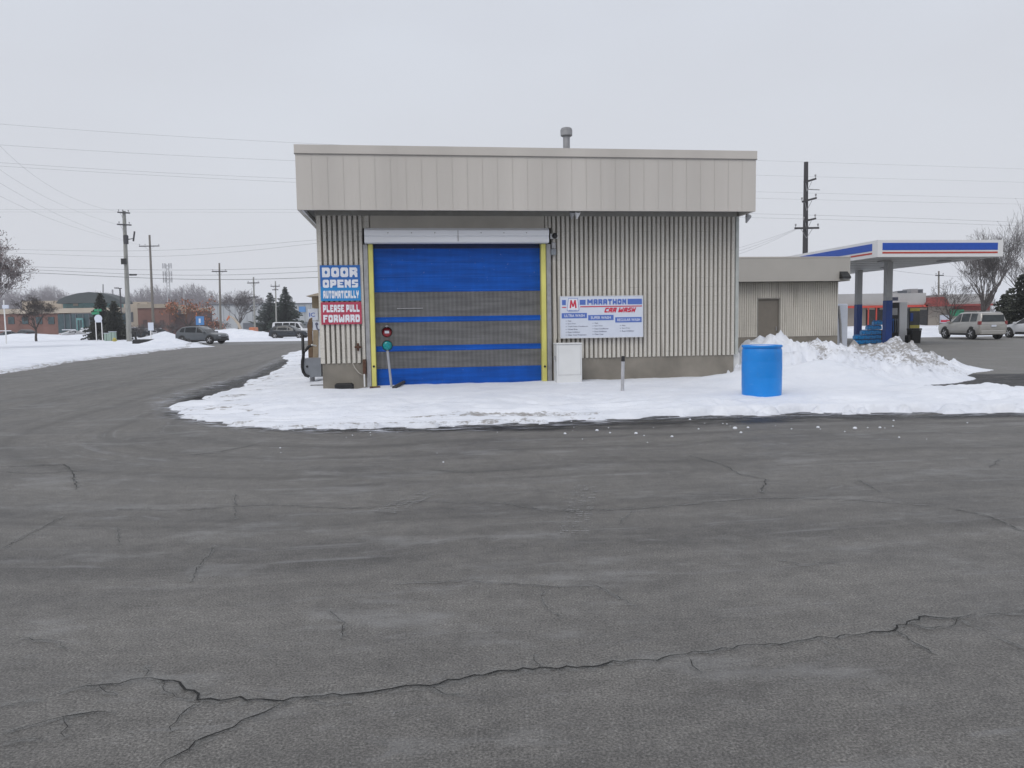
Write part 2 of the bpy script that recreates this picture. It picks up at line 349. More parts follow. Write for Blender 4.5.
GL = {'D':['#####.','######','##..##','##..##','##..##','######','#####.'],'O':['.####.','######','##..##','##..##','##..##','######','.####.'],
'R':['#####.','######','##..##','#####.','######','##..##','##..##'],'P':['#####.','######','##..##','######','#####.','##....','##....'],
'E':['######','######','##....','#####.','##....','######','######'],'N':['##..##','###.##','######','######','##.###','##..##','##..##'],
'S':['.#####','######','##....','######','....##','######','#####.'],'A':['.####.','######','##..##','######','######','##..##','##..##'],
'U':['##..##','##..##','##..##','##..##','##..##','######','.####.'],'T':['######','######','..##..','..##..','..##..','..##..','..##..'],
'M':['##....##','###..###','########','########','##.##.##','##....##','##....##'],'I':['##','##','##','##','##','##','##'],
'C':['.#####','######','##....','##....','##....','######','.#####'],'L':['##....','##....','##....','##....','##....','######','######'],
'Y':['##..##','##..##','######','.####.','..##..','..##..','..##..'],'F':['######','######','##....','#####.','##....','##....','##....'],
'H':['##..##','##..##','##..##','######','######','##..##','##..##'],
'W':['##....##','##....##','##.##.##','##.##.##','########','########','.##..##.']}
def block_text(mb, txt, x, z, w_, h_, y, shear=0.0):
    tot = sum((3 if c == ' ' else len(GL[c][0])+1) for c in txt)-1; cx = w_/tot; cz = h_/7; X = x
    for c in txt:
        if c == ' ': X += 3*cx; continue
        g = GL[c]
        for r_, row in enumerate(g):
            k = 0
            while k < len(row):
                if row[k] == '#':
                    e = k
                    while e < len(row) and row[e] == '#': e += 1
                    zt = z+h_-r_*cz; s0 = shear*(zt-cz-z); s1 = shear*(zt-z); mb.add([(X+k*cx+s0,y,zt-cz),(X+e*cx+s0,y,zt-cz),(X+e*cx+s1,y,zt),(X+k*cx+s1,y,zt)], [(0,1,2,3)]); k = e
                else: k += 1
        nr, nc = len(g), len(g[0]); fl_ = lambda r, c_: 0 <= r < nr and 0 <= c_ < nc and g[r][c_] == '#'
        for r_ in range(nr):
            for k in range(nc):
                if g[r_][k] == '#': continue
                for dr_, dc_ in ((1,1),(1,-1),(-1,1),(-1,-1)):
                    if fl_(r_+dr_, k) and fl_(r_, k+dc_):
                        xa, xb = X+k*cx, X+(k+1)*cx; za, zb_ = z+h_-(r_+1)*cz, z+h_-r_*cz
                        if dc_ < 0: xa, xb = xb, xa
                        if dr_ < 0: za, zb_ = zb_, za
                        sa_, sb_ = shear*(za-z), shear*(zb_-z)
                        mb.add([(xa+sa_,y,za),(xb+sa_,y,za),(xb+sb_,y,zb_)], [(0,1,2)]); break
        X += (len(g[0])+1)*cx
# ------------------------------------------------------------------ ground sheets
def sheet(name, pts, z, m, lab=None):
    mb = MB(); mb.add([(x, y, z) for x, y in pts], [tuple(range(len(pts)))]); o = mb.build(name, m); return tag(o, kind='structure')
sheet('ground', [(-1500,-60),(1500,-60),(1500,2500),(-1500,2500)], -.03, M['snow_far'])
sheet('driveway', [(-60,-12),(60,-12),(60,24.5),(6,24.5),(-12,75),(-60,75)], 0, M['asphalt'])
sheet('parking_lot', [(6,18.9),(70,18.9),(70,56),(6,56)], .004, M['asphalt_lot'])
# the street runs past on the left beyond the snowy verge
sheet('road', [(-160,96),(-160,84),(-60,66),(10,66),(10,78),(-55,80)], .006, M['road'])
# ------------------------------------------------------------------ value noise in numpy
_P = np.random.RandomState(3).rand(256,256)
def vn(x, y):
    xi = np.floor(x).astype(int); yi = np.floor(y).astype(int); fx = x-xi; fy = y-yi
    fx = fx*fx*(3-2*fx); fy = fy*fy*(3-2*fy); g = lambda a, b: _P[a & 255, b & 255]
    return (g(xi,yi)*(1-fx)+g(xi+1,yi)*fx)*(1-fy) + (g(xi,yi+1)*(1-fx)+g(xi+1,yi+1)*fx)*fy
def fbm(x, y, o=5, g=.5):
    s = 0; a = 1; t = 0
    for k in range(o): s = s+a*vn(x*2**k+17*k, y*2**k+31*k); t += a; a *= g
    return s/t
def sstep(a, b, x): t = np.clip((x-a)/(b-a), 0, 1); return t*t*(3-2*t)
def sdf(X, Y, poly):                                  # + inside
    d = np.full(X.shape, 1e9); ins = np.zeros(X.shape, bool); n = len(poly)
    for i in range(n):
        ax, ay = poly[i]; bx, by = poly[(i+1) % n]; dx, dy = bx-ax, by-ay
        t = np.clip(((X-ax)*dx+(Y-ay)*dy)/(dx*dx+dy*dy+1e-12), 0, 1); d = np.minimum(d, np.hypot(X-ax-t*dx, Y-ay-t*dy))
        c = ((ay > Y) != (by > Y)); ins ^= c & (X < (bx-ax)*(Y-ay)/((by-ay) if by != ay else 1e-12)+ax)
    return np.where(ins, d, -d)
def ridge(X, Y, pts):                                 # pts: x, y, height, half width
    h = np.zeros(X.shape)
    for a, b in zip(pts[:-1], pts[1:]):
        dx, dy = b[0]-a[0], b[1]-a[1]; t = np.clip(((X-a[0])*dx+(Y-a[1])*dy)/(dx*dx+dy*dy), 0, 1)
        d = np.hypot(X-a[0]-t*dx, Y-a[1]-t*dy); hh = a[2]+t*(b[2]-a[2]); ww = a[3]+t*(b[3]-a[3])
        q = np.clip(1-d/ww, 0, 1); h = np.maximum(h, hh*(q**1.25)*(1+.25*(1-q)*q))
    return h
def hfield(name, X, Y, Z, keep, m, dirt=None, kind='structure'):
    ny, nx = X.shape; idx = np.arange(nx*ny).reshape(ny, nx)
    kf = keep[:-1,:-1] | keep[1:,:-1] | keep[:-1,1:] | keep[1:,1:]
    q = np.stack([idx[:-1,:-1][kf], idx[:-1,1:][kf], idx[1:,1:][kf], idx[1:,:-1][kf]], 1)
    used = np.unique(q); mp_ = np.full(nx*ny, -1); mp_[used] = np.arange(len(used)); q = mp_[q]
    V = np.stack([X.ravel()[used], Y.ravel()[used], Z.ravel()[used]], 1)
    me = bpy.data.meshes.new(name); me.vertices.add(len(V)); me.vertices.foreach_set('co', V.ravel())
    me.loops.add(q.size); me.loops.foreach_set('vertex_index', q.ravel().astype(np.int32))
    me.polygons.add(len(q)); me.polygons.foreach_set('loop_start', np.arange(0, q.size, 4, dtype=np.int32))
    me.polygons.foreach_set('loop_total', np.full(len(q), 4, np.int32)); me.polygons.foreach_set('use_smooth', np.ones(len(q), bool))
    if dirt is not None:
        a = me.attributes.new('dirt', 'FLOAT', 'POINT'); a.data.foreach_set('value', dirt.ravel()[used].astype(np.float32))
    me.update(); me.validate(); me.materials.append(m); o = bpy.data.objects.new(name, me); COL.objects.link(o)
    return tag(o, kind=kind)
def gp(l): return [tuple(gnd(x, y).xy) for x, y in l]
# building frame (front wall yawed: it recedes to the right)
A = R(7.5); ZD = 16.6
BO = at(459, 383, ZD); BO = Vector((BO.x, BO.y, 0))
EU = Vector((math.cos(A), math.sin(A), 0)); EV = Vector((-math.sin(A), math.cos(A), 0))
def wp(px, py, v=0.0):                                # point of the plane v = const in the building's own frame
    d = ray(px, py); t = ((BO+EV*v-CP).dot(EV))/d.dot(EV); p = CP+d*t
    return (p-BO).dot(EU), p.z
def b2w(u, v, z=0): return BO+EU*u+EV*v+Vector((0,0,z))
# ------------------------------------------------------------------ snow apron round the building
edge = gp([(165,408),(178,411.5),(192,418),(212,421.5),(240,426),(262,427),(290,429.5),(330,429),(352,429.5),(400,427.5),(450,427),(480,425.5),(530,424),(575,421),(610,419),(680,416.5),(760,414.5),(860,413.5),(940,413.5),(1024,411.5),(1200,409)])
back = [(16.5,13.7),(11,13.9),(9.0,14.2),(7.9,14.9),(7.2,16.8),(7.2,19),(5,24),(-4,24),tuple(b2w(-3.1,6).xy),tuple(b2w(-3.1,30).xy)]
left = gp([(302,351),(292,353),(283,357),(291,363),(283,370),(262,378),(243,387),(221,395),(200,401),(186,404.5)])
poly = edge+back+left
st = .05
X, Y = np.meshgrid(np.arange(-14, 20, .06), np.concatenate([np.arange(10.6, 14.0, .04), np.arange(14.0, 24.5, .08), np.arange(24.5, 48, .3)]))
n1 = fbm(X*1.3, Y*1.6); n2 = fbm(X*6+9, Y*8+3); n3 = fbm(X*.5+3, Y*.9+8, 3)
sd_ = sdf(X, Y, poly) + (n1-.5)*.62 + (n2-.5)*.42
right = sstep(1.0, 3.2, X); far_r = sstep(6.0, 8.5, X)
rise = (1-right)*(.055*sstep(-.05,.12,sd_)+.16*sstep(.1,2.6,sd_)) + right*(.13*sstep(-.02,.14,sd_)+.09*sstep(.1,1.0,sd_))
# slushy wheel ruts where cars cut the corner
front = (1-right)*np.exp(-((sd_-.7)/.75)**2)
rise = rise + front*(fbm(X*.5, Y*8+2, 4)-.52)*.17 + (n1-.5)*.05*sstep(.1,1,sd_) + (n2-.5)*.022
rise = rise + far_r*(.07*sstep(.1,1.3,sd_)*(.2+1.3*n3)+(n2-.5)*.09*sstep(.1,.6,sd_))*(1-sstep(15.0,15.6,Y)*.4)
groove = np.exp(-(((Y-X*.10-11.75)/.10)**2))*sstep(6,8.5,X)+np.exp(-(((Y-X*.02-12.75)/.08)**2))*sstep(6,9,X)
rise = rise-.07*groove
Z = np.where(sd_ > -.02, rise, -.05+np.clip(sd_,-.5,0)*.3)
def rp(px, py, Yd, w_):
    p = at(px, py, Yd); return (p.x, Yd, p.z, w_)
pile = [rp(740,353,18.9,.9), rp(754,341,18.6,1.5), rp(771,333,18.3,2.2), rp(800,341,18.3,2.2), rp(840,345.5,18.6,2.2), rp(868,347,18.8,2.1), rp(886,343,19.3,2.0), rp(903,344,19.9,1.5), rp(928,353,20.9,1.15), rp(956,361.5,21.3,.85), rp(990,371,21.8,.45)]
pn = fbm(X*2.3+5, Y*2.3+1, 5, .55); Zp = ridge(X, Y, pile)
lump = 1-2*np.abs(fbm(X*1.8+40, Y*1.8+7, 5, .6)-.5)
Zp = np.where(Zp > .005, Zp*(.78+.40*pn)+(lump-.8)*.38*sstep(.1,.5,Zp)+(fbm(X*5.5,Y*5.5,4,.6)-.5)*.42*sstep(.02,.3,Zp)+(fbm(X*13,Y*13,2)-.5)*.10*sstep(.02,.3,Zp), -.06)
# soft shoulder of the pile spilling towards the barrel
sh_ = ridge(X, Y, [(5.0,15.7,.28,1.6),(6.6,15.9,.42,1.8),(7.3,16.1,.32,1.0)])
Z = np.where(sd_ > 0, Z+sh_*(.75+.5*n1), np.where(sh_ > .05, sh_*(.7+.5*n1), Z))
Z = np.maximum(Z, Zp)
# cleared strip at the base of the wall's left corner
bq = at(761.5,394,13.6); kq = np.exp(-((np.hypot(X-bq.x, Y-13.45)/.75)**4)); Z = Z*(1-kq)+.205*kq
c = b2w(-2.35, -.12); Z = Z-.10*np.exp(-(((X-c.x)/.55)**2+((Y-c.y)/.28)**2))
dk = b2w(-.95, -.5)
Pd = at(915, 352, 19.4)
dirt = np.clip(.66*np.exp(-(((X-Pd.x-.1)/3.0)**2+((Y-19.6)/2.4)**2)), 0, 1)+.26*sstep(.2,.6,Zp)
rutn = fbm(X*.45+4, Y*9+1, 4); dirt = dirt+.46*front*sstep(.40,.56,fbm(X*.7+2,Y*2.2,3))+.26*front*sstep(.5,.62,rutn)+.22*np.exp(-((sd_-.05)/.22)**2)+.22*groove
Zb = (X-BO.x)*EU.x+(Y-BO.y)*EU.y; Vb = (X-BO.x)*EV.x+(Y-BO.y)*EV.y
inside = (Zb > -2.95) & (Zb < 6.3) & (Vb > .7)
hfield('snow', X, Y, Z, (Z > -.04) & ~inside, M['snow'], np.clip(dirt, 0, .66))
def snow_z(x, y):
    k = np.argmin((X[0]-x)**2); j = np.argmin((Y[:,0]-y)**2); return float(Z[j,k])
# ------------------------------------------------------------------ snowy verge on the left
v1 = gp([(-220,406),(-60,384),(0,374.5),(40,368),(80,361.5),(110,358),(150,352.5),(190,347.5),(201,345.5)])+[tuple(gnd(200,343.5).xy),tuple(gnd(185,342.5).xy),tuple(gnd(150,343.2).xy),tuple(gnd(0,345.2).xy),tuple(gnd(-220,350).xy)]
X2, Y2 = np.meshgrid(np.arange(-85, -12, .22), np.arange(16, 92, .22))
m1 = fbm(X2*.35, Y2*.35); m2 = fbm(X2*1.5, Y2*1.5)
s2 = sdf(X2, Y2, v1)+(m1-.5)*.9+(m2-.5)*.5
Z2 = np.where(s2 > -.05, .16*sstep(-.05,.5,s2)+.10*sstep(.5,3,s2)+(m1-.5)*.12+(m2-.5)*.05, -.12)
def rp2(px, py, Yd, w_): p = at(px, py, Yd); return (p.x, Yd, p.z, w_)
mound = ridge(X2, Y2, [rp2(133,345.5,58,1.5), rp2(155,340,59,3.0), rp2(166,336.5,60,3.4), rp2(178,340,60.5,2.8), rp2(197,345,61,1.6)])
Z2 = np.maximum(Z2, np.where(mound > .02, mound*(.78+.4*m2), -1))
hfield('snow', X2, Y2, Z2, Z2 > -.05, M['snow'], np.clip(.15+.5*np.exp(-((s2-.1)/.4)**2), 0, 1))
# banks beyond the street
X3, Y3 = np.meshgrid(np.arange(-130, 30, .6), np.arange(78, 150, .6))
Z3 = -.08+.10*fbm(X3*.2, Y3*.2)+0*X3
ed = np.interp(X3, [-130,-60,-40,30], [97,82.5,81,80.5]); fade = sstep(0, 1.5, Y3-ed)
bank = ridge(X3, Y3, [rp2(-20,335.5,112,5),rp2(30,334.5,112,5),rp2(60,335.5,112,5),rp2(84,334.2,112,4.5),rp2(110,337.5,110,3)])
bank = np.maximum(bank, ridge(X3, Y3, [rp2(158,334,108,3),rp2(164,331.5,108,3.5),rp2(172,334.5,108,3)]))
bank = np.maximum(bank, ridge(X3, Y3, [rp2(214,330,105,4),rp2(232,328,105,5),rp2(244,329.2,104,4),rp2(262,332,102,3)]))
b4 = fbm(X3*.5, Y3*.5); Z3 = np.where(Y3 > ed, (.04+.12*b4)*fade+bank*(.8+.35*b4), -.1)
hfield('snow', X3, Y3, Z3, (Y3 > ed-.6), M['snow'], np.full(X3.shape, .2)+.25*np.exp(-((Y3-ed)/1.2)**2))
# snow behind the right hand lot
X4, Y4 = np.meshgrid(np.arange(18, 80, .5), np.arange(50, 90, .5))
b5 = fbm(X4*.4, Y4*.4); e4 = np.interp(X4, [18,30,80], [58,55.5,58]); Z4 = np.where(Y4 > e4, .5*sstep(0,5,Y4-e4)*(.5+b5), -.06)
hfield('snow', X4, Y4, Z4, Y4 > e4-.5, M['snow'], np.full(X4.shape, .1))
tag(sheet('pavement', [(-130,81.5),(-60,80.8),(-60,82),(-130,83.2)], .02, M['road']))
# ------------------------------------------------------------------ wet band, cracks, prints on the asphalt
def patch(name, poly_px, z, m, feather, res=.12, world=None):
    P_ = world or gp(poly_px); xs = [p[0] for p in P_]; ys = [p[1] for p in P_]
    XX, YY = np.meshgrid(np.arange(min(xs), max(xs), res), np.arange(min(ys), max(ys), res)); s = sdf(XX, YY, P_)
    o = hfield(name, XX, YY, np.full(XX.shape, z), s > 0, m)
    me = o.data; co = np.empty(len(me.vertices)*3); me.vertices.foreach_get('co', co); co = co.reshape(-1,3)
    e = sstep(0, feather, sdf(co[:,0], co[:,1], P_)); a = me.attributes.new('edge','FLOAT','POINT'); a.data.foreach_set('value', e.astype(np.float32)); return o
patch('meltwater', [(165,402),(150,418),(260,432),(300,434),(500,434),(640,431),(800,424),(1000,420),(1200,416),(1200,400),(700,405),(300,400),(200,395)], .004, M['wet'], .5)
patch('slush', [(140,400),(150,420),(220,433),(330,436),(480,433),(640,424),(640,418),(480,420),(330,424),(220,414),(190,400),(262,376),(300,352),(292,350),(240,374)], .013, M['slush'], .35, .08)
patch('slush', [(640,422),(760,419),(860,418),(1100,416),(1100,408),(640,415)], .013, M['slush'], .2, .08)
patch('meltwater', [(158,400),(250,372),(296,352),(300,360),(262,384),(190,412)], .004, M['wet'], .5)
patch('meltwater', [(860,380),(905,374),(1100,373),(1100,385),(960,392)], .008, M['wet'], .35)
CR = [[(0,706),(29,702),(63,693),(98,686),(142,680),(164,682),(181,688),(195,692),(198,701),(220,702),(264,702),(303,698),(371,693),(430,688),(459,681),(498,673),(541,670),(602,668),(638,661),(679,656),(715,651),(756,646),(807,642),(853,636),(894,632),(909,624),(925,617),(961,619),(996,615),(1026,610)],
[(909,625),(935,629),(955,626),(960,619)],[(894,632),(915,644),(932,655)],[(0,736),(29,728),(63,719),(93,714),(115,715)],
[(200,703),(188,711),(176,724),(171,733)],[(290,704),(264,714),(234,728),(195,743),(176,758),(159,769)],[(164,682),(162,689),(176,699),(195,701)],
[(395,584),(439,583),(469,581),(500,584),(551,588),(592,586),(618,598),(636,609)],[(215,546),(203,561),(196,574),(192,583)],[(0,467),(34,466),(63,465),(73,473),(76,490)],
[(117,509),(171,511),(269,505),(322,508),(371,508),(415,502),(500,503),(551,512),(653,508),(705,503)],[(0,551),(20,539),(49,525),(63,517)],[(186,456),(220,452),(256,445)],
[(689,456),(720,464),(740,475),(766,480),(761,494)],[(858,480),(881,493)],[(945,508),(986,516),(1026,533)],[(1001,459),(989,468)],[(541,588),(545,606),(562,620)],
[(536,655),(541,670)],[(690,659),(703,675)],[(820,640),(845,650)],[(960,620),(1000,640),(1026,650)],[(620,525),(632,512)],[(235,520),(236,494)],[(120,545),(118,528)]]
CR += [[(0,745),(22,741),(48,742)],[(63,719),(70,728),(66,740)],[(142,680),(150,672),(148,666)],[(98,686),(106,694),(118,697)],[(303,698),(330,705),(352,704)],[(430,688),(445,697),(470,699)],[(20,640),(48,642),(70,650)],[(700,502),(780,498),(850,500),(930,506)],[(0,472),(40,474),(90,470)],[(330,610),(344,624),(340,640)],[(772,560),(800,566),(838,563)],[(430,470),(470,473),(520,470)]]
cw = [1.0,.6,.5,.6,.7,.8,.5,.35,.4,.55,.4,.4,.5,.45,.35,.45,.3,.3,.5,.3,.3,.35,.3,.3,.3]+[.35]*12
ck = MB(); ce = MB(); rng = random.Random(5)
for line, wf in zip(CR, cw):
    P_ = [gnd(x, y) for x, y in line]; pts = []
    for a, b in zip(P_[:-1], P_[1:]):
        n = max(2, int((b-a).length/.035)); perp = (b-a).cross(Vector((0,0,1))).normalized(); off = 0
        for k in range(n):
            off = off*.55+rng.uniform(-1,1)*.017*(1 if wf < .9 else 1.3); pts.append(a.lerp(b, k/n)+perp*off*math.sin(PI*max(.15,k/n)))
    pts.append(P_[-1]); n = len(pts); va = []; ea = []; bend = .5
    far = (P_[0]-CP).length
    for i, p in enumerate(pts):
        d = (pts[min(i+1,n-1)]-pts[max(i-1,0)]).normalized(); q = d.cross(Vector((0,0,1))); q.z = 0
        bend = min(1, max(.40, bend+rng.uniform(-.42,.40))); tp = min(1, 6*i/n+.2, 6*(n-1-i)/n+.2)
        w_ = wf*(.0018+.0036*bend*bend)*tp*(1+.10*max(0, far-4)); we = (.016+.040*bend*wf)*(1+.05*max(0,far-4))
        va += [(p+q*w_), (p-q*w_)]; ea += [(p+q*we), p, (p-q*we)]
    ck.add([(v.x, v.y, .009) for v in va], [(2*i, 2*i+1, 2*i+3, 2*i+2) for i in range(n-1)])
    ce.add([(v.x, v.y, .0055) for v in ea], [(3*i+j, 3*i+j+1, 3*i+j+4, 3*i+j+3) for i in range(n-1) for j in (0,1)])
tag(ck.build('pavement_crack', M['crack']), kind='structure')
o = ce.build('pavement_crack_edge', M['crack_edge']); tag(o, kind='structure'); a = o.data.attributes.new('edge','FLOAT','POINT'); a.data.foreach_set('value', [float(i % 3 == 1) for i in range(len(o.data.vertices))])
tr = MB()
for (px, py, dx, dy) in ((586,486,-12,50),(432,492,-50,22)):
    a, b = gnd(px, py), gnd(px+dx, py+dy); d = (b-a).normalized(); q = d.cross(Vector((0,0,1))); n = int((b-a).length/.06)
    for k in range(n):
        p = a.lerp(b, k/n)
        for s in (-1, 0, 1):
            c_ = p+q*s*.075; tr.add([(c_+q*.03+d*.0)[:2]+(.0105,), (c_-q*.03+d*.0)[:2]+(.0105,), (c_-q*.03+d*.03)[:2]+(.0105,), (c_+q*.03+d*.03)[:2]+(.0105,)], [(0,1,2,3)])
o = tr.build('tyre_print', M['tread']); tag(o, kind='structure'); a = o.data.attributes.new('edge','FLOAT','POINT'); a.data.foreach_set('value', [1.0]*len(o.data.vertices))
# crumbs of snow thrown onto the asphalt
cb = MB(); rng = random.Random(11)
spots = [(597,431,.025),(610,433,.014),(735,429,.032),(741,433,.02),(855,429,.03),(818,428,.025),(748,428,.02),(565,434,.02),(636,434,.025),(690,420,.02),(672,437,.02),(880,428,.02)]
spots += [(rng.uniform(540,900), rng.gauss(428,5), rng.uniform(.006,.016)) for _ in range(22)]+[(rng.uniform(200,1000), rng.gauss(436,10), rng.uniform(.005,.012)) for _ in range(16)]
for px, py, r_ in spots:
    c_ = gnd(px, py); cb.lathe([(r_*rng.uniform(.6,.8),0),(r_,r_*.4),(r_*.7,r_*.9),(r_*.2,r_*1.1)], 7, (c_.x, c_.y, -.002))
tag(cb.build('snow_crumbs', M['snow_far']), 'white snow crumbs scattered on the asphalt before the snow edge', 'snow', kind='stuff')
# ------------------------------------------------------------------ car wash building
M['canopy_post'] = mat('dull_pale_post', (.34,.35,.38), .6, .12, 5)
M['cap'] = mat('wall_cap_olive', (.28,.27,.245), .8, .1)
bw = thing('car_wash_building', 'beige ribbed block car wash building with wide metal fascia and blue roll up door', 'building', BO, A)
uL = wp(314.6,216)[0]+.02; uR = wp(735.6,216)[0]; ZP = wp(450,361)[1]; ZT = wp(450,216)[1]
uDL = wp(371.5,300)[0]; uDR = wp(548.5,300)[0]; zDT = wp(459,243.5,-.1)[1]; BD = 15.2
PER = (uR-wp(552,300)[0])/41.0
def rib_run(mb, a, b, z0, z1, fixed, axis='u', out=-1, per=None):
    per = per or PER; n = max(1, round(abs(b-a)/per)); p = (b-a)/n; prof = []
    for k in range(n):
        x = a+k*p; prof += [(x, .050), (x+p*.20, .050), (x+p*.27, 0), (x+p*.82, 0), (x+p*.90, .050)]
    prof.append((b, .050)); vs = []
    for z in (z0, z1):
        for x, d in prof: vs.append((x, fixed-out*d, z) if axis == 'u' else (fixed-out*d, x, z))
    m = len(prof); mb.add(vs, [(i, i+1, m+i+1, m+i) for i in range(m-1)])
jl = wp(364.7,300)[0]; jr = wp(552.2,300)[0]; ll = wp(370,220)[0]; lr = wp(544,220)[0]
mb = MB(); rib_run(mb, uL, jl, ZP, ZT, 0); rib_run(mb, jr, uR, ZP, ZT, 0)
zl0 = wp(459,228)[1]
rib_run(mb, jl, ll, zl0, ZT, 0, per=(ll-jl)/1); rib_run(mb, lr, jr, zl0, ZT, 0, per=(jr-lr)/2)
rib_run(mb, 0, BD, ZP, ZT, uR+.0, 'v', 1); rib_run(mb, 0.0, BD, ZP, ZT, uL, 'v', -1); rib_run(mb, uL, uR, ZP, ZT, BD, 'u', 1)
mb.build('wall', M['rib'], bw)
mb = MB(); t_ = .25
mb.box(uL+.05,jl,.05,.30,ZP,ZT); mb.box(jr,uR-.05,.05,.30,ZP,ZT); mb.box(uL+.05,.05+uL+.2,.31,BD-.06,ZP,ZT); mb.box(uR-.25,uR-.05,.31,BD-.06,ZP,ZT); mb.box(uL+.26,uR-.26,BD-.3,BD-.06,ZP,ZT)
mb.build('inner_wall', M['plinth'], bw)
mb = MB(); pu = wp(323,380)[0]
mb.box(uL+.03,jl,.03,.33,-.1,ZP-.002); mb.box(jr,uR-.01,.03,.33,-.1,ZP-.002); mb.box(uL+.03,uL+.33,.331,BD-.01,-.1,ZP-.002); mb.box(uR-.33,uR-.01,.331,BD-.01,-.1,ZP-.002); mb.box(uL+.34,uR-.34,BD-.3,BD-.01,-.1,ZP-.002)
mb.build('plinth', M['plinth'], bw)
mb = MB(); mb.box(ll+.004,lr-.004,-.004,.30,zl0-.02,ZT); mb.build('lintel', M['lintel'], bw)
mb = MB(); mb.box(uL-.02,uR+.02,-.03,.4,ZT,ZT+.10); mb.build('wall_cap', M['cap'], bw)
# fascia: a deep metal band standing out from the wall on all sides
OV = .72; fl = wp(297,208,-OV)[0]; fr = wp(755.6,208,-OV)[0]
fz0 = wp(459,210.3,-OV)[1]; fz1 = wp(459,146.8,-OV)[1]; fzc = wp(459,155.3,-OV)[1]
BB = BD+OV
mb = MB()
def band(z0, z1, o, th=.06):
    mb.box(fl-o,fr+o,-OV-o,-OV+th,z0,z1); mb.box(fl-o,fr+o,BB-th,BB+o,z0,z1); mb.box(fl-o,fl+th,-OV+th+.001,BB-th-.001,z0,z1); mb.box(fr-th,fr+o,-OV+th+.001,BB-th-.001,z0,z1)
band(fz0, fzc, 0)
fs = mb.build('fascia', M['fascia'], bw)
mb = MB(); band(fzc+.002, fz1, .018); mb.build('coping', M['fascia'], fs)
# standing seams of the panels
mb = MB(); n = 31; rr = random.Random(4)
for k in range(1, n):
    u = fl+(fr-fl)*k/n; wd = (.002,.002,.004,.002,.0015,.006)[k % 6]
    mb.box(u-wd,u+wd,-OV-.006,-OV-.001,fz0,fzc)
for k in range(1, 50):
    v = -OV+(BB+OV)*k/50
    mb.box(fl-.006,fl-.001,v-.004,v+.004,fz0,fzc); mb.box(fr+.001,fr+.006,v-.004,v+.004,fz0,fzc)
mb.build('panel_seam', mat('seam_grey', (.475,.45,.42), .6, .05), fs)
mb = MB(); mb.box(fl-.02,fr+.02,-OV-.024,-OV+.062,fzc-.012,fzc+.0); mb.build('drip_edge', M['fascia_seam'], fs)
mb = MB(); mb.box(fl+.10,fr-.10,-OV+.065,BB-.1,ZT+.10,ZT+.14); mb.build('soffit', M['soffit'], bw)
mb = MB(); mb.box(fl+.062,fl+.10,-OV+.07,BB-.1,fz0+.01,ZT+.099); mb.build('soffit_trim', M['white_metal'], bw)
mb = MB(); mb.box(fl+.07,fr-.07,-OV+.07,BB-.07,fz1-.35,fz1-.28); mb.build('roof', M['roof'], bw)
# door opening: frame posts, yellow guides, header box
def wrect(mb, px0, py0, px1, py1, v0, v1):
    a = wp((px0+px1)/2 if 0 else px0, (py0+py1)/2, v0)[0]; b = wp(px1, (py0+py1)/2, v0)[0]; c_ = wp((px0+px1)/2, py1, v0)[1]; d_ = wp((px0+px1)/2, py0, v0)[1]
    mb.box(a, b, v0, v1, c_, d_); return a, b, c_, d_
HV = -.22; ha = wp(364.3,236,HV)[0]; hb = wp(549,237,HV)[0]; hz0 = wp(457,242.8,HV)[1]; hz1 = wp(457,228.0,HV)[1]
jz = hz0-.004
for nm, (p0, p1) in (('l',(364.9,369.7)),('r',(546.8,551.6))):
    mb = MB(); a = wp(p0,310,-.03)[0]; b = wp(p1,310,-.03)[0]; mb.rbox(a, b, -.03, .16, .0, jz, .012); mb.build('door_frame', M['galv'], bw)
dr = None
ya = []
for (p0, p1) in ((369.9,374.5),(541.8,546.5)):
    mb = MB(); a = wp(p0,310,-.05)[0]; b = wp(p1,310,-.05)[0]; mb.rbox(a, b, -.05, .20, .0, jz, .01); ya.append((a,b))
    g = mb.build('door_guide', M['yellow'], bw)
    zb = wp(p0,366.5,-.05)[1]; mb = MB(); mb.lathe([(.024,0),(.024,-.012)], 10, ((a+b)/2,-.052,zb), 'y'); mb.build('bolt', M['black'], g)
mb = MB(); mid = wp(457,236.5,HV)[1]
mb.loft([[(u,HV+.02,hz0),(u,HV,hz0+.02),(u,HV,mid-.015),(u,HV+.012,mid-.008),(u,HV+.012,mid+.008),(u,HV-.012,mid+.02),(u,HV-.012,hz1-.05),(u,HV+.04,hz1),(u,-.006,hz1),(u,-.006,hz0)] for u in (ha, hb)], True, True)
hd = mb.build('header_box', M['header'], bw)
mb = MB(); hj = wp(458,236,HV)[0]; mb.box(hj-.006,hj+.006,HV-.016,HV-.0125,hz0+.03,hz1-.05)
for q in range(1,8):
    if q != 4: u = ha+(hb-ha)*q/8; MB().lathe([(.012,0),(.009,-.006)], 8, (u,HV-.0125,hz1-.10), 'y').build('bolt', M['fascia_seam'], hd)
mb.build('header_joint', M['fascia_seam'], hd)
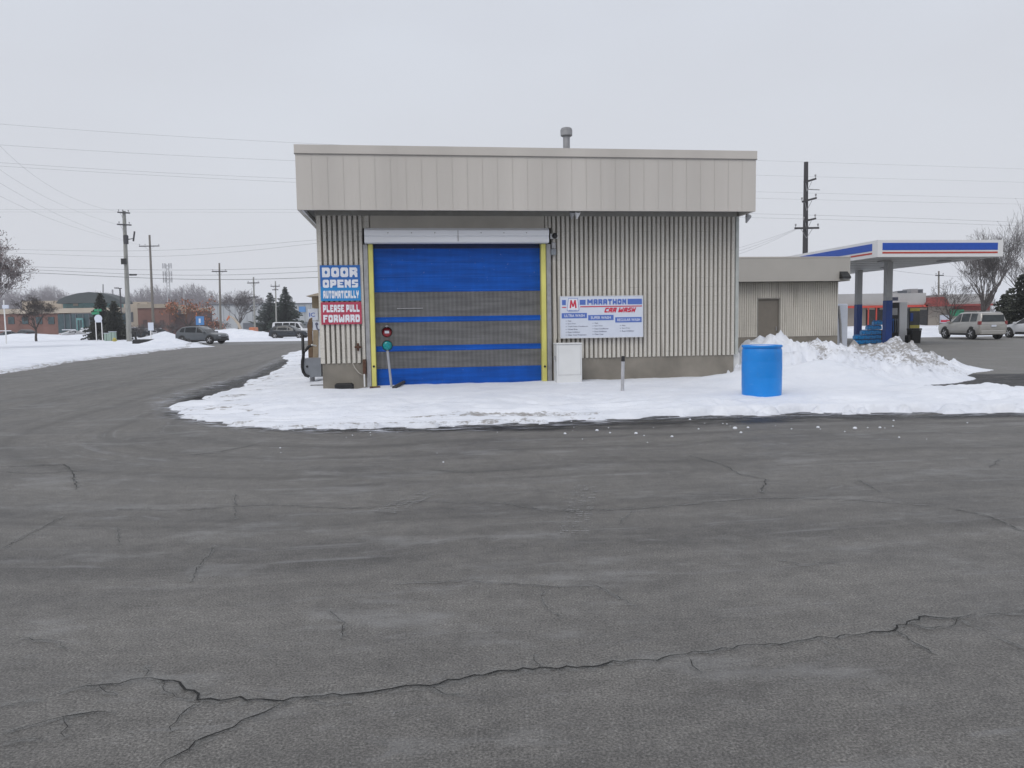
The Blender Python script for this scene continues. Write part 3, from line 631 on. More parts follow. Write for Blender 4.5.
# roll up door: blue vinyl, clear bands, blue wind ribs
DV = .10; da = ya[0][1]+.004; db = ya[1][0]-.004
rd = []
rows = [('blue_shaded',243.4,248.6),('blue',248.6,291.5),('clear',291.5,316.2),('blue',316.2,321.4),('clear',321.4,344.8),('blue',344.8,350.2),('clear',350.2,367.2),('blue',367.2,383.5)]
zr = lambda y: wp(459, y, DV)[1]
mb = MB()
for k, y0, y1 in rows:
    if k != 'clear':
        z1, z0 = zr(y0), zr(y1)
        if k == 'blue_shaded': z1 = ZT-.3
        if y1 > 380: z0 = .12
        mb.m(1 if k == 'blue_shaded' else 0); n = max(1, int((z1-z0)/.30)) ; prof = [(z0, 0)]
        # shallow pleats between the wind bars
        for q in range(n):
            a0 = z0+(z1-z0)*q/n; a1 = z0+(z1-z0)*(q+1)/n; prof += [(a0+.012, -.004), (a0+.03, -.004), (a0+.045, 0), (a1, .002 if q < n-1 else 0)]
        vs = [(u, DV+d, z) for u in (da, db) for z, d in prof]; m = len(prof); mb.add(vs, [(i, i+1, m+i+1, m+i) for i in range(m-1)])
door = mb.build('roll_up_door', [M['door_blue'], M['door_blue_shaded']], bw)
for k, y0, y1 in rows:
    if k == 'clear':
        z1, z0 = zr(y0)-.002, zr(y1)+.002; mb = MB(); nu = 60; rr = random.Random(int(y0)); pr = []
        for q in range(nu+1):
            u = da+(db-da)*q/nu; pr.append([(u, DV+.006+.008*rr.random(), z0+(z1-z0)*s/6) if s not in (0,6) else (u, DV+.004, z0+(z1-z0)*s/6) for s in range(7)])
        vs = [p for c_ in pr for p in c_]; mb.add(vs, [(q*7+s, q*7+s+1, (q+1)*7+s+1, (q+1)*7+s) for q in range(nu) for s in range(6)])
        mb.build('window_band', M['door_clear'], door, smooth=True)
mb = MB(); zc = wp(400,308.5,DV)[1]; mb.box(wp(397,308,DV)[0], wp(423,308,DV)[0], DV-.012, DV-.004, zc-.008, zc+.008); mb.build('reflective_scuff', M['galv'], door)
mb = MB(); mb.rbox(da, db, DV-.03, DV+.03, .11, .19, .01); mb.build('bottom_bar', M['black'], door)
# interior: floor, far door, wash gantry glimpsed through the clear bands
mb = MB(); mb.box(uL+.4,uR-.4,.35,BD-.35,.02,.06); mb.build('wash_bay_floor', M['plinth'], bw)
mb = MB(); mb.box(wp(540,300)[0]+.02, wp(540,300)[0]+.2,.35,BD-.35,.06,ZT-.2); mb.box(wp(369,300)[0]-.3, wp(369,300)[0]-.1,.35,BD-.35,.06,ZT-.2); mb.build('bay_lining', M['board'], bw)
# conduit, pipes and downspout
mb = MB(); pu_ = wp(555.3,320,-.06)[0]
mb.tube([(pu_,-.05,.25),(pu_,-.05,1.1),(pu_+.02,-.05,1.15),(pu_+.0,-.05,wp(555,262,-.05)[1])], .018, 8); mb.build('conduit', M['lintel'], bw)
mb = MB(); g0 = uR+.015; mb.rbox(g0, g0+.075, -.0, .09, wp(737,354)[1], ZT+.02, .012); mb.build('downspout', M['white_metal'] if 0 else mat('downspout_pale', (.40,.42,.40), .5, .1), bw)
mb = MB(); mb.box(uR+.0,uR+.16,.10,.16,.34,wp(737,353)[1]); mb.build('splash_panel', M['board'], bw)
mb = MB(); a = wp(368.5,374,-.05)[0]; mb.tube([(wp(364.2,372,-.05)[0],-.05,.2),(wp(364.2,372,-.05)[0],-.05,wp(364,374,-.05)[1])], .017, 8); mb.build('drain_pipe', M['white'], bw)
mb = MB(); u_, z_ = wp(358,347,-.03)
mb.tube([(u_,-.03,z_-.08),(u_,-.03,z_+.08)], .022, 8); mb.tube([(u_-.07,-.03,z_),(u_+.07,-.03,z_)], .02, 8); mb.box(u_-.03,u_+.03,-.08,-.005,z_-.03,z_+.03)
mb.build('wall_tap', M['rust'], bw)
mb = MB(); pts = [(wp(x,y,-.03)[0],-.03,wp(x,y,-.03)[1]) for x, y in ((352.5,363),(355,368),(359,373),(363,375),(365,368))]; mb.tube(pts, .008, 6); mb.build('wall_cable', M['lintel'], bw)
mb = MB(); a, z_ = wp(364.5,367,-.05); mb.box(a-.035,a+.035,-.06,-.0,z_-.16,z_+.16); mb.build('rusty_bracket', M['rust'], bw)
mb = MB(); pv = -.9
c_ = at(566.5,146,17.6); mb_loc = ((c_-BO).dot(EU), (c_-BO).dot(EV)); rz_ = fz1-.28; tz = at(566.5,128,17.6).z; r_ = 4.0/F*17.6
mb.lathe([(r_*.86,rz_),(r_*.86,tz-.20)], 16, (mb_loc[0],mb_loc[1],0)); vp = mb.build('vent_pipe', M['galv'], bw, smooth=True)
mb = MB(); mb.lathe([(r_*.9,tz-.20),(r_*1.45,tz-.17),(r_*1.5,tz-.05),(r_*1.3,tz-.03),(r_*1.35,tz-.02),(r_*1.1,tz)], 16, (mb_loc[0],mb_loc[1],0)); mb.build('vent_cap', M['galv'], vp, smooth=True)
# ------------------------------------------------------------------ signs on the wall
def wall_root(name, label, cat, px, py, v, group=None):
    u_, z_ = wp(px, py, v); return thing(name, label, cat, b2w(u_, v, z_), A, group), u_, z_
def sz(px0, px1, py, v): return wp(px1, py, v)[0]-wp(px0, py, v)[0]
SV = -.03
bs, su, sz0 = wall_root('door_sign', 'blue sign reading DOOR OPENS AUTOMATICALLY over lighter blue, on ribbed wall', 'sign', 321, 301, SV)
w_ = wp(361,301,SV)[0]-su; h_ = wp(321,265.3,SV)[1]-sz0
mb = MB(); mb.m(0).box(0,w_,0,.02,h_*.40,h_); mb.m(1).box(0,w_,0.0005,.0195,0,h_*.40-.0005); mb.build('panel', [M['sign_blue'], M['sign_lblue']], bs)
for a_ in (('DOOR',w_*.05,h_*.665,w_*.88,h_*.27),('OPENS',w_*.06,h_*.37,w_*.88,h_*.225),('AUTOMATICALLY',w_*.06,h_*.07,w_*.89,h_*.215)): k = MB(); block_text(k,*a_,-.004); k.build('lettering', M['letter'], bs)
bs2, su, sz0 = wall_root('pull_forward_sign', 'red sign reading PLEASE PULL FORWARD below the blue sign', 'sign', 321.5, 324.6, SV)
w_ = wp(362,324,SV)[0]-su; h_ = wp(321,302.3,SV)[1]-sz0
mb = MB(); mb.box(0,w_,0,.02,0,h_); mb.build('panel', M['sign_red'], bs2)
for a_ in (('PLEASE',w_*.05,h_*.55,w_*.52,h_*.33),('PULL',w_*.62,h_*.55,w_*.33,h_*.33),('FORWARD',w_*.05,h_*.09,w_*.90,h_*.34)): k = MB(); block_text(k,*a_,-.004); k.build('lettering', M['letter'], bs2)
# wash menu
MV = -.09
ms, su, sz0 = wall_root('wash_menu_sign', 'white menu sign reading MARATHON CAR WASH with three price columns', 'sign', 560.3, 338.6, MV)
w_ = wp(643.3,338,MV)[0]-su; h_ = wp(600,295.8,MV)[1]-wp(600,337.9,MV)[1]
mb = MB(); mb.box(.012,w_-.012,.004,.06,.012,h_-.012); mb.build('panel', M['sign_white'], ms)
mb = MB(); f_ = .014
mb.box(0,w_,-.004,.064,0,f_); mb.box(0,w_,-.004,.064,h_-f_,h_); mb.box(0,f_,-.0035,.0635,f_+.001,h_-f_-.001); mb.box(w_-f_,w_,-.0035,.0635,f_+.001,h_-f_-.001); mb.build('frame', M['white_metal'], ms)
def R_(mb, x0, x1, z0, z1, y=-.001): mb.box(w_*x0, w_*x1, y, .0035, h_*z0, h_*z1)
for a_ in ((.025,.07,.79,.91),(.235,.305,.79,.91),(.81,.985,.79,.92),(.02,.32,.475,.60),(.335,.64,.42,.545),(.66,.98,.36,.485)): mb = MB(); R_(mb,*a_); mb.build('blue_band', M['band_blue'], ms)
mb = MB(); R_(mb,.025,.075,.725,.745); R_(mb,.24,.985,.735,.757); mb.build('red_line', M['letter_red'], ms)
mb = MB(); ex, ez = .155*w_, .80*h_; s_ = h_*.15
mb.loft([[(ex+a*s_, y_, ez+b*s_) for a, b in ((-.75,1.0),(.75,1.0),(1.0,-.85),(.8,-1.05),(-.8,-1.05),(-1.0,-.85))] for y_ in (.003,-.006)], True, True); em = mb.build('emblem', M['letter'], ms)
mb = MB(); mb.T = Matrix.Identity(4)
for d_, y_ in ((1.0,-.0065),):
    ring = [(-.75,1.0),(.75,1.0),(1.0,-.85),(.8,-1.05),(-.8,-1.05),(-1.0,-.85)]
    for i in range(6):
        a, b = ring[i], ring[(i+1)%6]; mb.add([(ex+a[0]*s_,y_,ez+a[1]*s_),(ex+b[0]*s_,y_,ez+b[1]*s_),(ex+b[0]*s_*.93,y_,ez+b[1]*s_*.93),(ex+a[0]*s_*.93,y_,ez+a[1]*s_*.93)], [(0,1,2,3)])
put_text(mb,'MARATHON',ex-.65*s_,ez-.98*s_,1.3*s_,.16*s_,-.008,.01); mb.build('emblem_border', M['band_blue'], em)
mb = MB(); mw, mh = 1.15*s_, 1.25*s_; x0, z0 = ex-mw/2, ez-.55*s_
P_ = [(0,0),(.18,0),(.18,.0),(.27,.62),(.5,.12),(.73,.62),(.82,0),(1,0),(.86,1),(.66,1),(.5,.62),(.34,1),(.14,1)]
def q4(pl): mb.add([(x0+a*mw,-.008,z0+b*mh) for a, b in pl], [tuple(range(len(pl)))])
q4([(0,0),(.22,0),(.32,1),(.12,1)]); q4([(1,0),(.78,0),(.68,1),(.88,1)]); q4([(.12,1),(.32,1),(.60,.15),(.40,.15)]); mb.v = [(x, -.0082 if k >= 8 else y, z) for k, (x, y, z) in enumerate(mb.v)]; q4([(.88,1),(.68,1),(.5,.45),(.56,.15),(.60,.15)]); mb.v = [(x, -.0084 if k >= 12 else y, z) for k, (x, y, z) in enumerate(mb.v)]
mb.build('emblem_letter', M['letter_red'], em)
mb = MB(); block_text(mb,'MARATHON',w_*.325,h_*.79,w_*.47,h_*.13,-.0005); mb.build('brand_lettering', M['band_blue'], ms)
mb = MB(); block_text(mb,'CAR WASH',w_*.525,h_*.60,w_*.37,h_*.115,-.0005,.35); mb.build('red_lettering', M['letter_red'], ms)
for a_ in (('ULTRA WASH',w_*.05,h_*.505,w_*.24,h_*.065),('SUPER WASH',w_*.365,h_*.45,w_*.24,h_*.065),('REGULAR WASH',w_*.685,h_*.39,w_*.275,h_*.065)): mb = MB(); put_text(mb,*a_,-.003,.01); mb.build('heading_lettering', M['letter'], ms)
for x, zt, ls in ((.07,.395,('Wash','Spot Free','Triple Foam Conditioner','Wheel Brite','Rust Inhibitor','Clear Coat Protectant')),(.39,.335,('Wash','Spot Free','Foam Conditioner','Rust Inhibitor','Clear Coat')),(.72,.27,('Wash','Spot Free','Rust Inhibitor'))):
    for i, l in enumerate(ls):
        mb = MB(); z_ = h_*(zt-i*.066); put_text(mb, l, w_*(x+.02), z_, w_*.0125*len(l)*.85, h_*.034, .0025, .02); mb.build('list_lettering', M['letter_grey'], ms); MB().box(w_*(x-.003), w_*(x+.006), .001, .0035, z_+h_*.010, z_+h_*.024).build('bullet', M['letter_grey'], ms)
# camera, junction box, flood lights
cm, u_, z_ = wall_root('security_camera', 'small black dome camera on wall at right end of door header', 'camera', 554.5, 236, -.04)
mb = MB(); mb.box(-.09,.07,-.005,.03,-.06,.05); mb.build('mount_plate', M['board'], cm)
mb = MB(); mb.lathe([(.055,0),(.062,-.03),(.05,-.07),(.02,-.095)], 14, (0,-.006,0), 'y'); mb.build('dome', M['black'], cm, smooth=True)
jb, u_, z_ = wall_root('junction_box', 'grey electrical box hanging just under the black dome camera', 'electrical box', 553.5, 255, -.06)
mb = MB(); mb.rbox(-.055,.055,-.04,.05,0,.13,.012); mb.build('lower_box', M['grey'], jb); mb = MB(); mb.rbox(-.04,.05,-.03,.05,.14,.27,.01); mb.build('upper_box', M['galv'], jb)
fd, u_, z_ = wall_root('floodlight', 'small white floodlight under the fascia above the menu sign', 'floodlight', 575, 213, -.35)
fd.location = b2w(u_, -.35, ZT+.10)
def lamp_head(parent, x, m):
    mb = MB(); mb.T = Matrix.Translation((x,-.02,-.12)) @ Matrix.Rotation(.7,4,'X'); mb.lathe([(.02,-.09),(.03,-.05),(.062,.05),(.066,.085)], 12, (0,0,0), 'z'); mb.T = None; return mb.build('lamp_head', m, parent, smooth=True)
mb = MB(); mb.tube([(0,0,0),(0,0,-.05)], .04, 10); mb.tube([(0,0,-.04),(.03,-.02,-.1)], .012, 6); mb.tube([(0,0,-.04),(-.06,-.02,-.1)], .012, 6); mb.build('bracket', M['galv'], fd)
lamp_head(fd, .045, M['white']); lamp_head(fd, -.07, M['galv'])
fd2 = thing('floodlight', 'dark floodlight hanging below the right corner of the tall fascia', 'floodlight', b2w(wp(748,209,-.3)[0], -.3, fz0+.012), A)
mb = MB(); mb.tube([(0,0,0.06),(0,0,-.10)], .012, 6); mb.build('bracket', M['black'], fd2); o = lamp_head(fd2, -.02, M['galv'])
# ------------------------------------------------------------------ things standing at the car wash front
def base(px, Yd): p = at(px, 330, Yd); return Vector((p.x, Yd, snow_z(p.x, Yd)))
def p2(px, py, Yd): return at(px, py, Yd)
# traffic signal
Yt = 16.0; b_ = base(390.5, Yt); ts = thing('wash_signal_light', 'round red lamp over green lamp on a thin white post before the door', 'signal light', b_, A)
tp = p2(387.5,350,Yt)-b_; tt = p2(387.3,327,Yt)-b_
mb = MB(); mb.tube([(0,0,-.15), (tp.x,0,tp.z)], .026, 10); mb.build('post', M['canopy_post'], ts)
for z_, mm, nm in ((p2(387,332.2,Yt).z-b_.z, 'lamp_red','red_lamp'), (p2(387,345.6,Yt).z-b_.z, 'lamp_green','green_lamp')):
    mb = MB(); mb.lathe([(.06,.11),(.095,.08),(.112,.02),(.112,-.03),(.102,-.03),(.102,-.005)], 20, (tp.x,0,z_), 'y'); hs = mb.build('housing', M['black'], ts, smooth=True)
    mb = MB(); mb.lathe([(.10,-.006),(.085,-.024),(.05,-.037),(.012,-.042)], 20, (tp.x,0,z_), 'y'); ln_ = mb.build(nm, M[mm], hs, smooth=True)
    if mm == 'lamp_red': mb = MB(); mb.box(tp.x-.045,tp.x+.045,-.05,-.043,z_-.022,z_+.03); mb.build('lit_strip', M['letter'], hs)
mb = MB(); mb.T = Matrix.Translation((tp.x,0,p2(387,332.2,Yt).z-b_.z)); vs = []
ring = [(.118*math.cos(t), .118*math.sin(t)) for t in np.linspace(R(10), R(170), 12)]
mb.add([(x,-.03,z) for x, z in ring]+[(x,-.15,z*1.02) for x, z in ring], [(i,i+1,13+i,12+i) for i in range(11)]); mb.build('visor', M['black'], ts)
mb = MB(); mb.lathe([(.03,0),(.035,.02),(.02,.04)], 10, (tp.x,0,tt.z-.01)); mb.build('cap', M['galv'], ts)
# white cabinet
Yc = 16.35; b_ = base(569, Yc); cb_ = thing('white_cabinet', 'plain white upright cabinet standing in snow beside the yellow door guide', 'cabinet', b_, A)
wc = (582-556.3)/F*Yc; zc = p2(569,343,Yc).z-b_.z
mb = MB(); mb.rbox(-wc/2,wc/2,-.02,.34,-.1,zc-.025,.012); mb.build('body', M['board'], cb_)
mb = MB(); mb.rbox(-wc/2-.012,wc/2+.012,-.035,.35,zc-.024,zc,.008); mb.build('lid', M['board'], cb_)
mb = MB(); mb.box(-wc/2+.02,wc/2-.02,-.0245,-.0215,.16,.163); mb.box(-wc/2+.035,-wc/2+.037,-.0245,-.0215,.17,zc-.06); mb.box(wc/2-.037,wc/2-.035,-.0245,-.0215,.17,zc-.06); mb.build('panel_joint', M['galv'], cb_)
mb = MB(); mb.box(-wc/2-.05,-wc/2-.0,.05,.12,zc-.35,zc-.27); mb.build('latch', M['galv'], cb_)
# marker post
Ym = 14.4; b_ = base(622, Ym); zt = p2(623,356,Ym).z-b_.z; mk = thing('marker_post', 'thin whitish stake with black cap stuck in the snow before the wall', 'marker post', b_, 0)
mb = MB(); mb.tube([(0,0,-.1),(.016,0,zt-.10)], .032, 8); mb.build('post', mat('stake_pale', (.42,.42,.44), .8, .2, 6), mk)
mb = MB(); mb.tube([(.016,0,zt-.10),(.02,0,zt)], [.036,.030], 8); mb.build('cap', M['black'], mk)
# blue barrel
Yb = 13.35; b_ = base(761.5, Yb); bz = gnd(761.5,394.5,b_.z); Yb = bz.y; b_ = Vector((bz.x, bz.y, b_.z))
rb = 19.4/F*Yb; hb_ = p2(761.5,345,Yb).z-b_.z
br = thing('plastic_barrel', 'bright blue plastic drum standing upright in the snow', 'barrel', b_, .3)
prof = [(rb*.98,-.10),(rb*.985,.0),(rb*.99,hb_*.08),(rb,hb_*.2),(rb,hb_*.33),(rb*.996,hb_*.345),(rb*.996,hb_*.36),(rb,hb_*.375),(rb*1.005,hb_*.5),(rb,hb_*.66),(rb*.996,hb_*.675),(rb*.996,hb_*.69),(rb,hb_*.705),(rb*.995,hb_*.84),(rb*.985,hb_*.905),(rb*.95,hb_*.935),(rb*.945,hb_*.95)]
mb = MB(); mb.lathe(prof+[(rb*.90,hb_*.955),(rb*.3,hb_*.955)], 40); mb.build('body', M['barrel'], br, smooth=True)
mb = MB(); mb.lathe([(rb*.93,hb_*.948),(rb*1.0,hb_*.955),(rb*1.01,hb_*.985),(rb*.985,hb_),(rb*.93,hb_),(rb*.91,hb_*.975),(rb*.88,hb_*.965)], 40); mb.build('rim', M['barrel'], br, smooth=True)
for s in (-1,1):
    mb = MB(); mb.lathe([(.035,hb_*.955),(.035,hb_*.985),(.02,hb_*.988)], 12, (s*rb*.62,0,0)); mb.build('bung', M['barrel'], br)
mb = MB(); mb.lathe([(rb*.86,hb_*.962),(rb*.80,hb_*.985),(rb*.4,hb_*.992),(rb*.1,hb_*.994)], 24); mb.build('snow_dusting', M['snow_far'], br, smooth=True)
# black block by the corner, brick scrap, cable and little cleats by the door
u_, z_ = wp(344.5,384,-.16); p = b2w(u_, -.16, 0); p.z = snow_z(p.x, p.y-.1)-.02
o = MB().rbox(-.20,.19,-.09,.09,-.06,.17,.035).build('rubber_block', M['black'], loc=p, rot=A); tag(o, 'black rubber block lying against the plinth left of the door', 'block')
p = gnd(318,388.2,.14); p.z = snow_z(p.x,p.y); o = MB().rbox(-.16,.14,-.05,.06,-.03,.02,.01).build('dark_gap_strip', M['black'], loc=p, rot=A); tag(o, 'thin black metal piece in the snow at the left corner of the plinth', 'debris')  # flat black strip added to stand in for a dark gap in the snow
p = gnd(375,386.6,.22); p.z = snow_z(p.x,p.y); o = MB().rbox(-.11,.11,-.04,.04,-.03,.03,.012).build('brick_scrap', M['rust'], loc=p, rot=.3); tag(o, 'small dark brick piece lying in the snow before yellow guide', 'debris')
a_ = gnd(394,388.5,.22); b2_ = gnd(413,380.5,.20); a_.z = snow_z(a_.x,a_.y)+.012; b2_.z = snow_z(b2_.x,b2_.y)+.05
o = MB().tube([a_, a_.lerp(b2_,.5)+Vector((.02,0,.02)), b2_], [.04,.035,.035], 8).build('floor_hose', M['pole_dark']); tag(o, 'dark grey hose running over the snow into the wash bay', 'hose')
for px, lab in ((412.5,'small dark metal stud at the bay mouth beside grey hose'),(434.5,'small dark metal stud at the bay mouth right of the hose')):
    p = gnd(px,380.5,.22); p.z = snow_z(p.x,p.y)-.02; r0_ = thing('guide_stud', lab, 'stud', p, 0)
    MB().tube([(0,0,0),(0,0,.10)], .03, 8).build('stem', M['rust'], r0_); MB().lathe([(.04,.10),(.045,.13),(.02,.15)], 8).build('cap', M['galv'], r0_)
# ------------------------------------------------------------------ left side of the building: vacuum, post, pay station
Yv = 18.6
vb = p2(313,376,Yv); vz = vb.z; sb = snow_z(vb.x, Yv)
vt = thing('vacuum_station', 'grey vacuum unit with arched black hose at left side of the building', 'vacuum', Vector((vb.x,Yv,sb)), 0)
q = lambda px, py, dy=0: (p2(px,py,Yv+dy).x-vb.x, dy, p2(px,py,Yv+dy).z-sb)
x0 = q(304.5,360)[0]; x1 = q(323,360)[0]; z0 = q(310,376.5)[2]; z1 = q(310,358)[2]
mb = MB(); mb.loft([[(x0+(.10 if i in (0,) else .03 if i == 1 else 0),y,z) for i, z in enumerate((z0,z0+.10,z0+.30))][0:0]+[(x0+.12,y,z0),(x1,y,z0),(x1,y,z1),(x0+.05,y,z1),(x0,y,z1-.06),(x0,y,z0+.14)] for y in (-.22,.22)], True, True); mb.build('tank', M['grey'], vt)
mb = MB(); mb.lathe([(.028,-.225),(.028,-.235)], 10, (q(309.6,366)[0],0,q(309,366)[2]), 'y'); mb.build('port', M['black'], vt)
mb = MB(); mb.tube([(q(312,370)[0],0,-.1),(q(312,370)[0],0,z0)], .06, 8); mb.build('stand', M['galv'], vt)
mb = MB(); mb.tube([q(x,y,-.24) for x, y in ((311.5,345.5),(308.5,346.8),(306,350),(303.6,355),(302.3,361),(302.2,367),(303.2,372),(305.6,375.5),(309,376.6))], .034, 10); mb.build('hose', M['black'], vt, smooth=True)
mb = MB(); mb.tube([q(308,347,-.24),q(312,344.8,-.24),q(316,345.8,-.1)], .02, 8); mb.build('hose_clamp', M['white'], vt)
bd = thing('leaning_board', 'weathered brown plywood panel behind the grey vacuum unit', 'board', Vector((p2(312,360,19.4).x,19.4,0)), 0)
pr = [(p2(x,y,19.4).x-bd.location.x, p2(x,y,19.4).z) for x, y in ((308.5,358),(308,345),(307.2,325),(309,319),(312,317.5),(312.8,358))]; mb = MB(); mb.prism(pr,0,.03); mb.build('panel', M['brown'], bd)
pr = [(p2(x,y,19.4).x-bd.location.x, p2(x,y,19.4).z) for x, y in ((312.9,358),(312.9,330),(318,330),(318,358))]; mb = MB(); mb.prism(pr,0,.06); mb.build('post_pair', M['tan_box'], bd)
p = gnd(303.3,356,.15); y_ = 26.0; p = p2(303.3,355,y_)
o = MB().tube([(0,0,-.3),(0,0,p2(303,334.5,y_).z-p.z-.03),(0,0,p2(303,334.5,y_).z-p.z)], [.05,.05,.03], 12).build('black_bollard', M['black'], loc=p, smooth=True); tag(o, 'black bollard on the snow left of the vacuum hose', 'bollard')
kx = 22.5; kp = p2(316,330,kx); ks = thing('pay_kiosk', 'tan kiosk with small pale overhanging roof and blue signs behind the left corner', 'kiosk', Vector((kp.x,kx,0)), A)
K = lambda px, py: (p2(px,py,kx).x-kp.x, p2(px,py,kx).z)
mb = MB(); a = K(312,308); b = K(321,296.5); mb.box(a[0],b[0]+.3,.05,.6,a[1],b[1]); mb.build('upper_box', M['tan_box'], ks)
mb = MB(); a = K(307,296.5); b = K(321,294); mb.loft([[(a[0],y,a[1]),(b[0]+.3,y,a[1]),(b[0]+.3,y,b[1]+.1),(a[0]+.25,y,b[1])] for y in (-.25,.85)], True, True); mb.build('roof', M['cream'], ks)
mb = MB(); a = K(317,356); b = K(324,310); mb.box(a[0],b[0],.1,.55,.1,a[1]*0+K(317,308.5)[1]); mb.build('body', M['board'], ks)
mb = MB(); a = K(308.5,320); b = K(317.5,308.8); mb.box(a[0],b[0],.0,.03,a[1],b[1]); s1 = mb.build('white_sign', M['sign_white'], ks)
mb = MB(); put_text(mb,'IC',a[0]+.03+.0,a[1]+.09,(b[0]-a[0])*.6,(b[1]-a[1])*.38,-.003,.02); mb.build('sign_lettering', M['band_blue'], s1)
mb = MB(); a = K(313.6,332); b = K(319.5,321.5); mb.box(a[0],b[0],-.04,-.012,a[1],b[1]); s2_ = mb.build('blue_sign', M['sign_white'], ks)
mb = MB(); cx_, cz_ = (a[0]+b[0])/2+.02, (a[1]+b[1])/2; mb.lathe([(.045,-.041),(.045,-.048)], 10, (cx_-.01,0,cz_+.08), 'y'); mb.tube([(cx_-.02,-.045,cz_+.04),(cx_,-.045,cz_-.06),(cx_+.06,-.045,cz_-.10)], .022, 6); mb.build('sign_symbol', M['letter_grey'], s2_)
# ------------------------------------------------------------------ store building (set back, right)
v2 = 15.5
q0 = wp(742,330,v2); ur = wp(838.2,310,v2)[0]; ul = q0[0]-3.0
st_ = thing('store_building', 'low ribbed block store with brown door and flat fascia behind the snow pile', 'building', BO, A)
zt2 = wp(790,282,v2)[1]; zp2 = wp(790,336.5,v2)[1]; D2 = 9.0
ulx = uR+.09
mb = MB(); dl = wp(757.3,320,v2)[0]; drr = wp(780.2,320,v2)[0]; zd = wp(768,298,v2)[1]
pr_ = .1016
rib_run(mb, ulx, dl, zp2, zt2, v2, per=pr_); rib_run(mb, drr, ur, zp2, zt2, v2, per=pr_); rib_run(mb, dl, drr, zd, zt2, v2, per=pr_)
rib_run(mb, v2, v2+D2, zp2, zt2, ur, 'v', 1, pr_); mb.box(ulx, ur-.3, v2+D2-.2, v2+D2, zp2, zt2); mb.box(ulx,dl,v2+.07,v2+.25,zp2,zt2); mb.box(drr,ur-.07,v2+.07,v2+.25,zp2,zt2); mb.box(ur-.25,ur-.07,v2+.26,v2+D2-.21,zp2,zt2)
mb.build('wall', M['rib2'], st_)
mb = MB(); mb.box(ulx,dl,v2+.02,v2+.3,-.1,zp2-.002); mb.box(drr,ur,v2+.02,v2+.3,-.1,zp2-.002); mb.box(ur-.3,ur,v2+.301,v2+D2,-.1,zp2-.002); mb.build('plinth', M['plinth'], st_)
mb = MB(); mb.rbox(dl+.05,drr-.05,v2+.10,v2+.15,.0,zd-.05,.004); d_ = mb.build('door', mat('door_taupe', (.19,.17,.145), .6, .06), st_)
mb = MB(); mb.tube([(drr-.14,v2+.06,1.0),(drr-.14,v2+.06,1.14)], .02, 6); mb.box(drr-.16,drr-.12,v2+.06,v2+.1,.98,1.16); mb.build('handle', M['galv'], d_)
mb = MB(); mb.box(dl,dl+.05,v2+.02,v2+.16,.0,zd); mb.box(drr-.05,drr,v2+.02,v2+.16,.0,zd); mb.box(dl+.051,drr-.051,v2+.02,v2+.16,zd-.048,zd); mb.build('door_frame', M['cap'], st_)
f0 = wp(790,281.3,v2-.5)[1]; f1 = wp(790,257.8,v2-.5)[1]; fr2 = wp(850.3,262,v2-.5)[0]
mb = MB(); mb.box(ulx-.02,fr2,v2-.5,v2-.42,f0,f1); mb.box(fr2-.08,fr2,v2-.419,v2+D2+.4,f0,f1); mb.build('fascia', mat('fascia_store', (.44,.42,.39), .5, .05, .7), st_)
mb = MB(); mb.box(ulx-.02,fr2+.02,v2-.515,v2-.41,f1+.002,f1+.05); mb.box(fr2-.09,fr2+.02,v2-.409,v2+D2+.42,f1+.002,f1+.05); mb.build('coping', M['fascia'], st_)
mb = MB(); mb.box(ulx,fr2-.1,v2-.41,v2+D2,zt2+.01,zt2+.05); mb.build('soffit', M['soffit'], st_)
mb = MB(); mb.box(ulx,fr2-.1,v2-.40,v2+D2,f1-.3,f1-.22); mb.build('roof', M['roof'], st_)
a, z_ = wp(845,275.5,v2-.58); wl = thing('wall_pack_light', 'dark slanted light fixture on right end of the low store fascia', 'light', b2w(a, v2-.515, z_-.12), A)
mb = MB(); mb.loft([[(x,0,0),(x,-.28,-.02),(x,-.26,.08),(x,0,.30)] for x in (-.22,.16)], True, True); mb.build('housing', M['black'], wl); mb = MB(); mb.box(-.2,.14,-.26,-.03,-.05,-.021); mb.build('lens', M['galv'], wl)
ic = thing('ice_merchandiser', 'tall white and black ice box standing at the right end of the store wall', 'ice box', b2w(ur+.75, v2+1.2, 0), A)
mb = MB(); mb.rbox(-.55,.45,0,.8,0,2.15,.04); mb.build('cabinet', M['sign_white'], ic); mb = MB(); mb.rbox(-.5,-.12,-.03,-.002,.3,1.9,.01); mb.build('door', M['black'], ic); mb = MB(); mb.tube([(.12,-.05,0),(.05,-.05,1.2),(-.05,-.05,2.05)],.05,6); mb.build('hose_rack', M['galv'], ic)
# ------------------------------------------------------------------ fuel canopy
cA = at(877.5,257,38); cn = thing('fuel_canopy', 'white fuel station canopy with blue band and thin red line on two columns', 'canopy', Vector((cA.x,cA.y,0)), A)
cz0 = cA.z; cz1 = at(877.5,240,38).z; CW = 6.75; CD = 17.0
mb = MB(); mb.box(0,CW,0,.12,cz0,cz1); mb.box(0,.12,.121,CD,cz0,cz1); mb.box(CW-.12,CW,.121,CD,cz0,cz1); mb.box(.121,CW-.121,CD-.12,CD,cz0,cz1); mb.build('fascia', M['canopy_white'], cn)
hC = cz1-cz0; bz0, bz1, rz0, rz1 = cz0+hC*.40, cz0+hC*.83, cz0+hC*.20, cz0+hC*.30
mb = MB(); mb.box(.25,CW-.30,-.012,-.002,bz0,bz1); mb.build('blue_band', M['canopy_blue'], cn); mb = MB(); mb.box(-.012,-.002,.45,CD-.3,bz0,bz1); mb.build('blue_band', M['canopy_blue'], cn)
